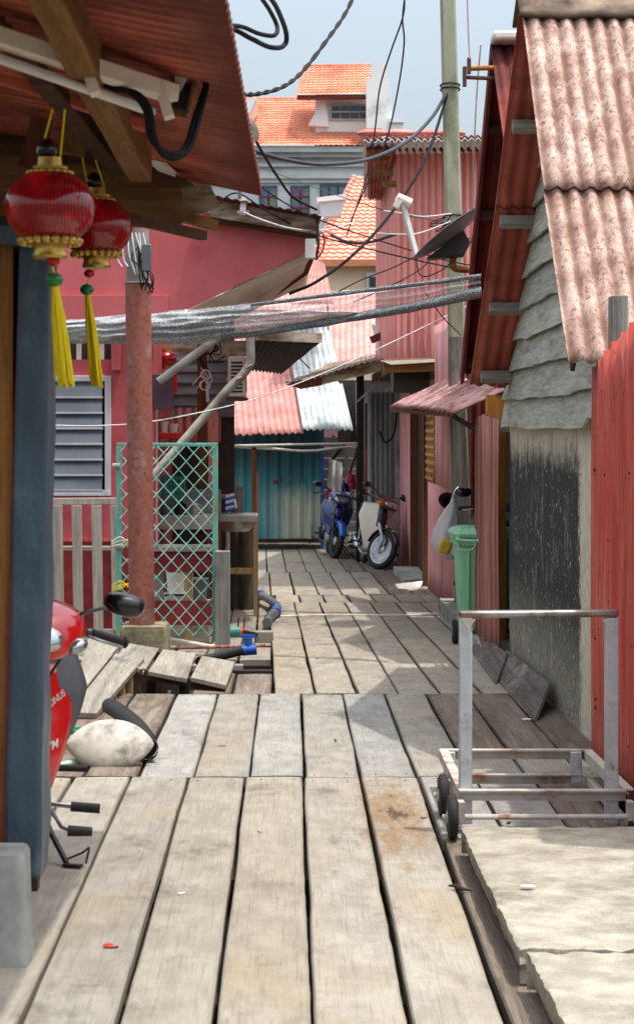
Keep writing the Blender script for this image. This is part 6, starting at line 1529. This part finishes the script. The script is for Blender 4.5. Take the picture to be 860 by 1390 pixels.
for pxa, pya, pxb, pyb in ((444, 400, 446, 490), (430, 452, 446, 455)): MB().tube([P(pxa, pya, 33.5), P(pxb, pyb, 33.4)], .012, 6).build('roof_wire', 'cable', hG)
# dim slat wall + hanging clothes behind the motorbikes
sw = root('slat_wall', (P(463, 0, 31.5).x, 31.5, gz(31)), 'dim grey slatted wall behind the blue motorbike', 'wall')
mb = MB()
for k in range(9):
    z = lerp(P(0, 722, 31.5).z, P(0, 592, 31.5).z, k / 9); mb.box2((P(438, 0, 31.5).x, 31.5, z), (P(505, 0, 31.5).x, 31.55, z + .16))
mb.build('slats', 'dimgrey', sw)
for px in (452, 470, 488): p = P(px, 0, 31.4); MB().box2((p.x - .03, 31.38, gz(31)), (p.x + .03, 31.44, 1.5)).build('stud', 'post_grey', sw)
MB().bar(P(450, 625, 31.2), P(470, 600, 31.2), .05, .05).build('brace', 'beam_dark', sw); MB().bar(P(472, 650, 31.2), P(485, 610, 31.2), .04, .04).build('brace', 'beam_dark', sw)
def cloth(pts, Y, mat, label, nm, catg):
    q = [P(x, y, Y) for x, y in pts]
    mb = MB(); mb.grid(lambda u, v: q[0].lerp(q[1], u).lerp(q[3].lerp(q[2], u), v) + Vector((.015 * nz(u * 4, v * 3, 7), .05 * math.sin(u * 11 + v * 2) + .03 * nz(u * 5, v * 4, 1), 0)), 14, 14)
    o = mb.build(nm, mat, smooth=80); return tag(o, label, catg)
cloth([(443, 684), (466, 688), (464, 628), (446, 622)], 30.2, 'whitecloth', 'white cloth hanging behind the blue motorbike', 'hanging_cloth', 'cloth')
cloth([(466, 690), (486, 690), (484, 640), (470, 648)], 30.0, 'whitecloth', 'white sheet hanging right of the blue motorbike, by the black posts', 'hanging_cloth', 'cloth')
cloth([(440, 686), (452, 682), (450, 662), (442, 666)], 29.9, 'redplastic', 'red cloth hanging just above the blue motorbike', 'hanging_cloth', 'cloth')
cloth([(470, 662), (486, 666), (485, 646), (472, 641)], 29.7, 'pinkcloth', 'pink cloth hanging by the black posts', 'hanging_cloth', 'cloth')
cloth([(463, 668), (476, 668), (472, 656), (464, 654)], 29.6, 'bluepaint', 'small blue cloth hanging above the blue motorbike', 'hanging_cloth', 'cloth')

# ================================================================== FAR BUILDINGS
def tiles(mb, p00, p10, p01, p11, tw, tl, amp=.03):
    p00, p10, p01, p11 = map(Vector, (p00, p10, p01, p11)); L = (p10 - p00).length; H = (p01 - p00).length
    nr = max(3, round(H / tl)); nc = max(3, round(L / tw)); n = (p10 - p00).cross(p01 - p00).normalized()
    if n.z < 0: n = -n
    vs, fs = [], []; per = 6; nu = nc * per
    for r_ in range(nr):
        for e in (0, 1):
            for i in range(nu + 1):
                u = i / nu; v = (r_ + e) / nr
                q = p00.lerp(p10, u).lerp(p01.lerp(p11, u), v) + n * (amp * (.5 + .5 * math.sin(2 * PI * nc * u)) + (amp * 1.0 if e == 0 else 0) + .015 * nz(u * 40, v * 30, 0))
                vs.append(q)
        b0 = r_ * 2 * (nu + 1)
        for i in range(nu):
            fs.append((b0 + i, b0 + i + 1, b0 + nu + 2 + i, b0 + nu + 1 + i))
            if r_: fs.append((b0 - nu - 1 + i, b0 - nu + i, b0 + i + 1, b0 + i))
    mb.add(vs, fs); return mb
hJ = root('tiled_house', (1.7, 46, gz(46)), 'beige house with salmon curved-tile roof beyond the lane', 'house')
mb = MB(); tiles(mb, P(415, 356, 45), P(570, 356, 45), P(478, 240, 50), P(570, 240, 50), .215, .25, .035); mb.build('tile_roof', 'tile_pale', hJ, smooth=50)
mb = MB()
for k in range(22):
    p = P(428, 350, 45).lerp(P(480, 243, 50), k / 21); mb.ell(p + Vector((0, 0, .05)), (.09, .16, .07), 8, 6)
mb.build('hip_tiles', 'tile_pale', hJ)
MB().prism([P(420, 352, 44.9), P(580, 352, 44.9), P(580, 360, 44.9), P(420, 362, 44.9)], (0, .2, 0)).build('fascia', 'orangefascia', hJ)
MB().prism([P(425, 360, 45.2), P(590, 360, 45.2), P(590, 620, 45.2), P(425, 620, 45.2)], (0, 5, 0)).build('walls', 'beige', hJ)
w_ = MB().prism([P(497, 370, 45.1), P(545, 370, 45.1), P(545, 392, 45.1), P(497, 392, 45.1)], (0, .08, 0)).build('window', 'bwall', hJ); MB().prism([P(501, 376, 45.05), P(541, 376, 45.05), P(541, 390, 45.05), P(501, 390, 45.05)], (0, .04, 0)).build('pane', 'darkglass', w_)
MB().prism([P(432, 270, 40), P(468, 266, 40), P(463, 292, 40), P(436, 294, 40)], (0, .5, 0)).build('gutter_head', 'bwall', hJ)
MB().prism([P(430, 268, 39.95), P(470, 263, 39.95), P(470, 270, 39.95), P(430, 274, 39.95)], (0, .6, 0)).build('gutter_rim', 'bwhite', hJ)
MB().tube(cat([P(436, 294, 40), P(425, 312, 41), P(432, 330, 43)]), .06, 8).build('gutter_pipe', 'bwhite', hJ)

hI = root('large_building', (0, 72, gz(70)), 'large pale grey building with orange tiled roofs and a white gable tower in the background', 'building')
YI = 70
def Q(x, y, Y=YI): return P(x, y, Y)
MB().prism([Q(250, 200), Q(512, 200), Q(512, 620), Q(250, 620)], (0, 10, 0)).build('walls', 'bwall', hI)
for y0, y1, d in ((198, 206, .5), (206, 213, .28), (222, 226, .16), (238, 242, .2), (242, 248, .1)):
    MB().prism([Q(248, y0, YI - d), Q(514, y0, YI - d), Q(514, y1, YI - d), Q(248, y1, YI - d)], (0, d - .02, 0)).build('cornice', 'bwall', hI)
for x0, x1, ya in ((394, 420, 252), (434, 482, 250), (352, 376, 252)):
    f = MB().prism([Q(x0, ya, YI - .06), Q(x1, ya, YI - .06), Q(x1, 295, YI - .06), Q(x0, 295, YI - .06)], (0, .1, 0)).build('window', 'bluepanel', hI)
    n = max(2, round((x1 - x0) / 12))
    for k in range(n):
        a = lerp(x0, x1, k / n) + 2; b_ = lerp(x0, x1, (k + 1) / n) - 1.5
        MB().prism([Q(a, ya + 4, YI - .1), Q(b_, ya + 4, YI - .1), Q(b_, 295, YI - .1), Q(a, 295, YI - .1)], (0, .03, 0)).build('pane', 'stained', f)
    for yy in (266, 281): MB().prism([Q(x0, yy, YI - .13), Q(x1, yy, YI - .13), Q(x1, yy + 2, YI - .13), Q(x0, yy + 2, YI - .13)], (0, .02, 0)).build('glazing_bar', 'maroon', f)
mb = MB(); tiles(mb, Q(318, 198, 69.4), Q(512, 198, 69.4), Q(318, 134, 74), Q(512, 134, 74), .20, .26, .03); mb.build('tile_roof', 'tile', hI, smooth=50)
MB().bar(Q(318, 135, 74), Q(440, 135, 74), .3, .14).build('ridge_tiles', 'tile', hI, bevel=.04)
MB().prism([Q(300, 136, 68.8), Q(348, 133, 68.8), Q(340, 150, 68.8), Q(330, 168, 68.8), Q(312, 200, 68.8), Q(300, 200, 68.8)], (0, 4, 0)).build('parapet', 'bwhite', hI)
# upper block
MB().prism([Q(428, 128, 70.6), Q(500, 128, 70.6), Q(500, 196, 70.6), Q(428, 196, 70.6)], (0, 6, 0)).build('upper_block', 'bwhite', hI)
MB().prism([Q(418, 170, 70.4), Q(440, 130, 70.4), Q(446, 172, 70.4)], (0, .2, 0)).build('cheek_wall', 'bwhite', hI)
f = MB().prism([Q(447, 141, 70.5), Q(503, 141, 70.5), Q(503, 163, 70.5), Q(447, 163, 70.5)], (0, .12, 0)).build('window', 'bwall', hI)
for k in range(4): MB().prism([Q(450 + k * 12.7, 144, 70.45), Q(461 + k * 12.7, 144, 70.45), Q(461 + k * 12.7, 160, 70.45), Q(450 + k * 12.7, 160, 70.45)], (0, .05, 0)).build('pane', 'darkglass', f)
MB().prism([Q(449, 151, 70.42), Q(501, 151, 70.42), Q(501, 152.5, 70.42), Q(449, 152.5, 70.42)], (0, .03, 0)).build('glazing_bar', 'bwall', f)
mb = MB(); tiles(mb, Q(402, 130, 69.8), Q(506, 128, 69.8), Q(411, 90, 72.5), Q(502, 88, 72.5), .20, .26, .03); mb.build('tile_roof', 'tile', hI, smooth=50)
MB().bar(Q(411, 90, 72.5), Q(503, 89, 72.5), .25, .12).build('ridge_tiles', 'tile', hI, bevel=.04)
MB().prism([Q(403, 129, 69.85), Q(506, 128, 69.85), Q(506, 133, 69.85), Q(403, 134, 69.85)], (0, .3, 0)).build('fascia', 'redfascia', hI)
# gable parapet tower: stepped white wall seen from the front right
zz = 69.3
MB().prism([Q(497, 126, zz), Q(497, 106, zz), Q(504, 104, zz), Q(507, 90, zz), Q(512, 88, zz), Q(512, 82, zz), Q(523, 82, zz), Q(523, 90, zz), Q(527, 96, zz), Q(531, 165, zz), Q(534, 200, zz), Q(497, 200, zz)], (0, .5, 0)).build('gable_parapet', 'bwhite', hI)
MB().prism([Q(523, 90, zz + .02), Q(527, 96, zz + .02), Q(534, 200, zz + .02), Q(534, 260, zz + .02), Q(523, 260, zz + .02)], (.0, 7, 0)).build('side_wall', 'bwhite', hI)
MB().prism([Q(530, 163, zz - .1), Q(546, 163, zz - .1), Q(546, 200, zz - .1), Q(530, 200, zz - .1)], (0, 1, 0)).build('chimney_block', 'bwhite', hI)
MB().prism([Q(528, 160, zz - .2), Q(548, 160, zz - .2), Q(548, 166, zz - .2), Q(528, 166, zz - .2)], (0, 1.2, 0)).build('coping', 'bwhite', hI)
# extra red roof just over the pink house
MB().box2(Q(490, 174, 40), Q(512, 196, 42)).build('far_roof_stub', 'tile_pale', hI)
# small white dish on left
wdish = root('satellite_dish', P(338, 175, 12), 'white satellite dish peeping past the near left eave', 'dish')
mb = MB(); mb.M = Matrix.Translation(P(336, 175, 12)) @ Matrix.Rotation(R(52), 4, 'Y') @ Matrix.Rotation(R(-30), 4, 'X')
mb.lathe([(0, -.03), (.05, -.026), (.085, -.012), (.1, .006), (.097, .008), (.05, -.018), (0, -.022)], n=24); mb.build('reflector', 'whitedish', wdish)
MB().tube([P(336, 178, 12), P(328, 200, 12.1), P(325, 270, 12.2)], .012, 6).build('mast', 'galv', wdish)

# ================================================================== CABLES
def cab(pts, r, mat, label, n=10, nm='overhead_cable', grp=None):
    o = MB().tube(cat([P(*a) for a in pts], n), r, 7).build(nm, mat); return tag(o, label, 'cable', grp)
pts = cat([P(*a) for a in ((300, 126, 9), (325, 128, 9.2), (352, 127, 9.5), (385, 117, 10), (412, 95, 10.5), (445, 52, 11), (470, 15, 11.5), (490, -30, 12))], 30)
mb = MB()
for ph in (0, PI):
    mb.tube([p + Vector((math.cos(i * .30 + ph) * .006, 0, math.sin(i * .30 + ph) * .006)) for i, p in enumerate(pts)], .008, 6)
tag(mb.build('overhead_cable', 'cable'), 'thick twisted black cable rising from the near eave to the top of the sky', 'cable')
cab(((300, 42, 6.2), (312, 35, 6.2), (330, 37, 6.25), (352, 46, 6.3), (372, 48, 6.35), (376, 36, 6.4), (366, 14, 6.4), (352, -8, 6.4), (340, -40, 6.4)), .008, 'cable', 'black cable loop against the sky at the top, inner strand')
cab(((298, 50, 6.25), (315, 40, 6.25), (340, 52, 6.3), (366, 64, 6.3), (385, 62, 6.4), (388, 44, 6.4), (376, 12, 6.4), (364, -8, 6.4), (352, -40, 6.4)), .009, 'cable', 'black cable loop against the sky at the top, outer strand')
cab(((325, 195, 13), (345, 205, 13.3), (390, 217, 14), (440, 223, 15), (500, 216, 16), (550, 193, 16.8), (585, 160, 17.3), (606, 126, 17.45)), .017, 'cable_grey', 'thick grey cable sagging from the left eave to the utility pole')
cab(((606, 128, 17.45), (600, 150, 17.4), (575, 220, 17), (530, 290, 16.6), (480, 345, 16.2), (430, 382, 16), (392, 399, 16)), .014, 'cable', 'black cable dropping from the utility pole down to the shade net')
cab(((318, 118, 9), (330, 150, 11), (352, 200, 13), (380, 245, 15), (398, 268, 15.6), (430, 285, 15.7)), .011, 'cable', 'black cable running down past the white dish to the rose house fascia')
cab(((548, -20, 16), (547, 20, 16.2), (530, 70, 16.5), (515, 120, 17), (508, 180, 18), (497, 240, 20), (470, 320, 22)), .008, 'cable_grey', 'thin grey cable falling from the sky past the white gable, left strand')
cab(((551, -20, 16), (546, 25, 16.2), (548, 60, 16.4), (540, 120, 17), (524, 190, 18), (500, 245, 20), (476, 300, 22)), .008, 'cable_grey', 'thin grey cable falling from the sky past the white gable, right strand')
cab(((637, 80, 14.35), (635, 40, 14.3), (633, -30, 14.2)), .007, 'cable_white', 'white cable going up from the aerial bracket')
cab(((652, 60, 15), (647, 120, 15.2), (643, 200, 15.4), (640, 285, 16)), .007, 'cable_white', 'white cable running down beside the dark red verge')
cab(((330, 288, 15.5), (360, 300, 15.5), (400, 311, 15.5), (440, 312, 16), (480, 302, 17)), .007, 'cable_white', 'white wire drooping across the rose fascia')
cab(((290, 283, 15.4), (320, 262, 15.4), (360, 285, 15.4), (420, 316, 16), (500, 338, 17), (560, 352, 17), (620, 365, 17)), .007, 'cable', 'thin dark wire from the rose fascia across the lane to the grey dish')
cab(((318, 220, 13), (360, 258, 14), (420, 293, 15.5), (500, 322, 16.5), (600, 352, 17.2), (650, 362, 17.4)), .006, 'cable', 'thin dark wire crossing the salmon tiled roof')
cab(((340, 222, 30), (420, 252, 28), (520, 285, 24), (612, 303, 18)), .007, 'cable_grey', 'thin grey wire crossing the large grey building')
cab(((448, 318, 22), (470, 328, 22), (500, 329, 22), (537, 318, 21.8)), .018, 'cable_grey', 'fat grey cable drooping on the salmon tiled roof')
cab(((430, 352, 16), (438, 340, 16), (440, 325, 16), (436, 316, 16), (428, 330, 15.9), (424, 352, 16)), .006, 'cable', 'small black wire loop at the rose house gutter end')
cab(((612, 292, 17.4), (580, 335, 17.3), (540, 360, 17), (490, 380, 16.8), (455, 398, 16.5)), .006, 'cable', 'thin black wire from the pole tangle down to the net, upper one')
cab(((612, 298, 17.4), (585, 350, 17.3), (560, 372, 17), (520, 392, 16.8), (480, 410, 16.5)), .006, 'cable', 'thin black wire from the pole tangle down to the net, lower one')
cab(((612, 300, 17.4), (570, 316, 17.2), (540, 318, 17), (500, 316, 17)), .006, 'cable_white', 'thin white wire from the pole toward the salmon roof')
cab(((612, 290, 17.4), (575, 294, 17.2), (548, 290, 17), (520, 286, 17)), .006, 'cable_white', 'second thin white wire from the pole above the dish arm')
cab(((60, 577, 13.9), (130, 578, 14), (200, 573, 14.2), (280, 558, 14.6), (350, 540, 15), (430, 510, 16), (520, 470, 17), (640, 412, 18)), .005, 'cable_white', 'white clothes line strung across from the louvred window to the pink house', nm='clothes_line')
cab(((575, 395, 17), (600, 430, 17.2), (625, 455, 17.4)), .005, 'cable', 'thin wire on the pink wall under the net by the pole')
cab(((340, 480, 20), (370, 470, 24), (400, 482, 27), (420, 500, 28)), .01, 'cable', 'black wire lying over the pink shed roof')
# clear the helper property
for o in bpy.data.objects:
    if '_o' in o.keys(): del o['_o']
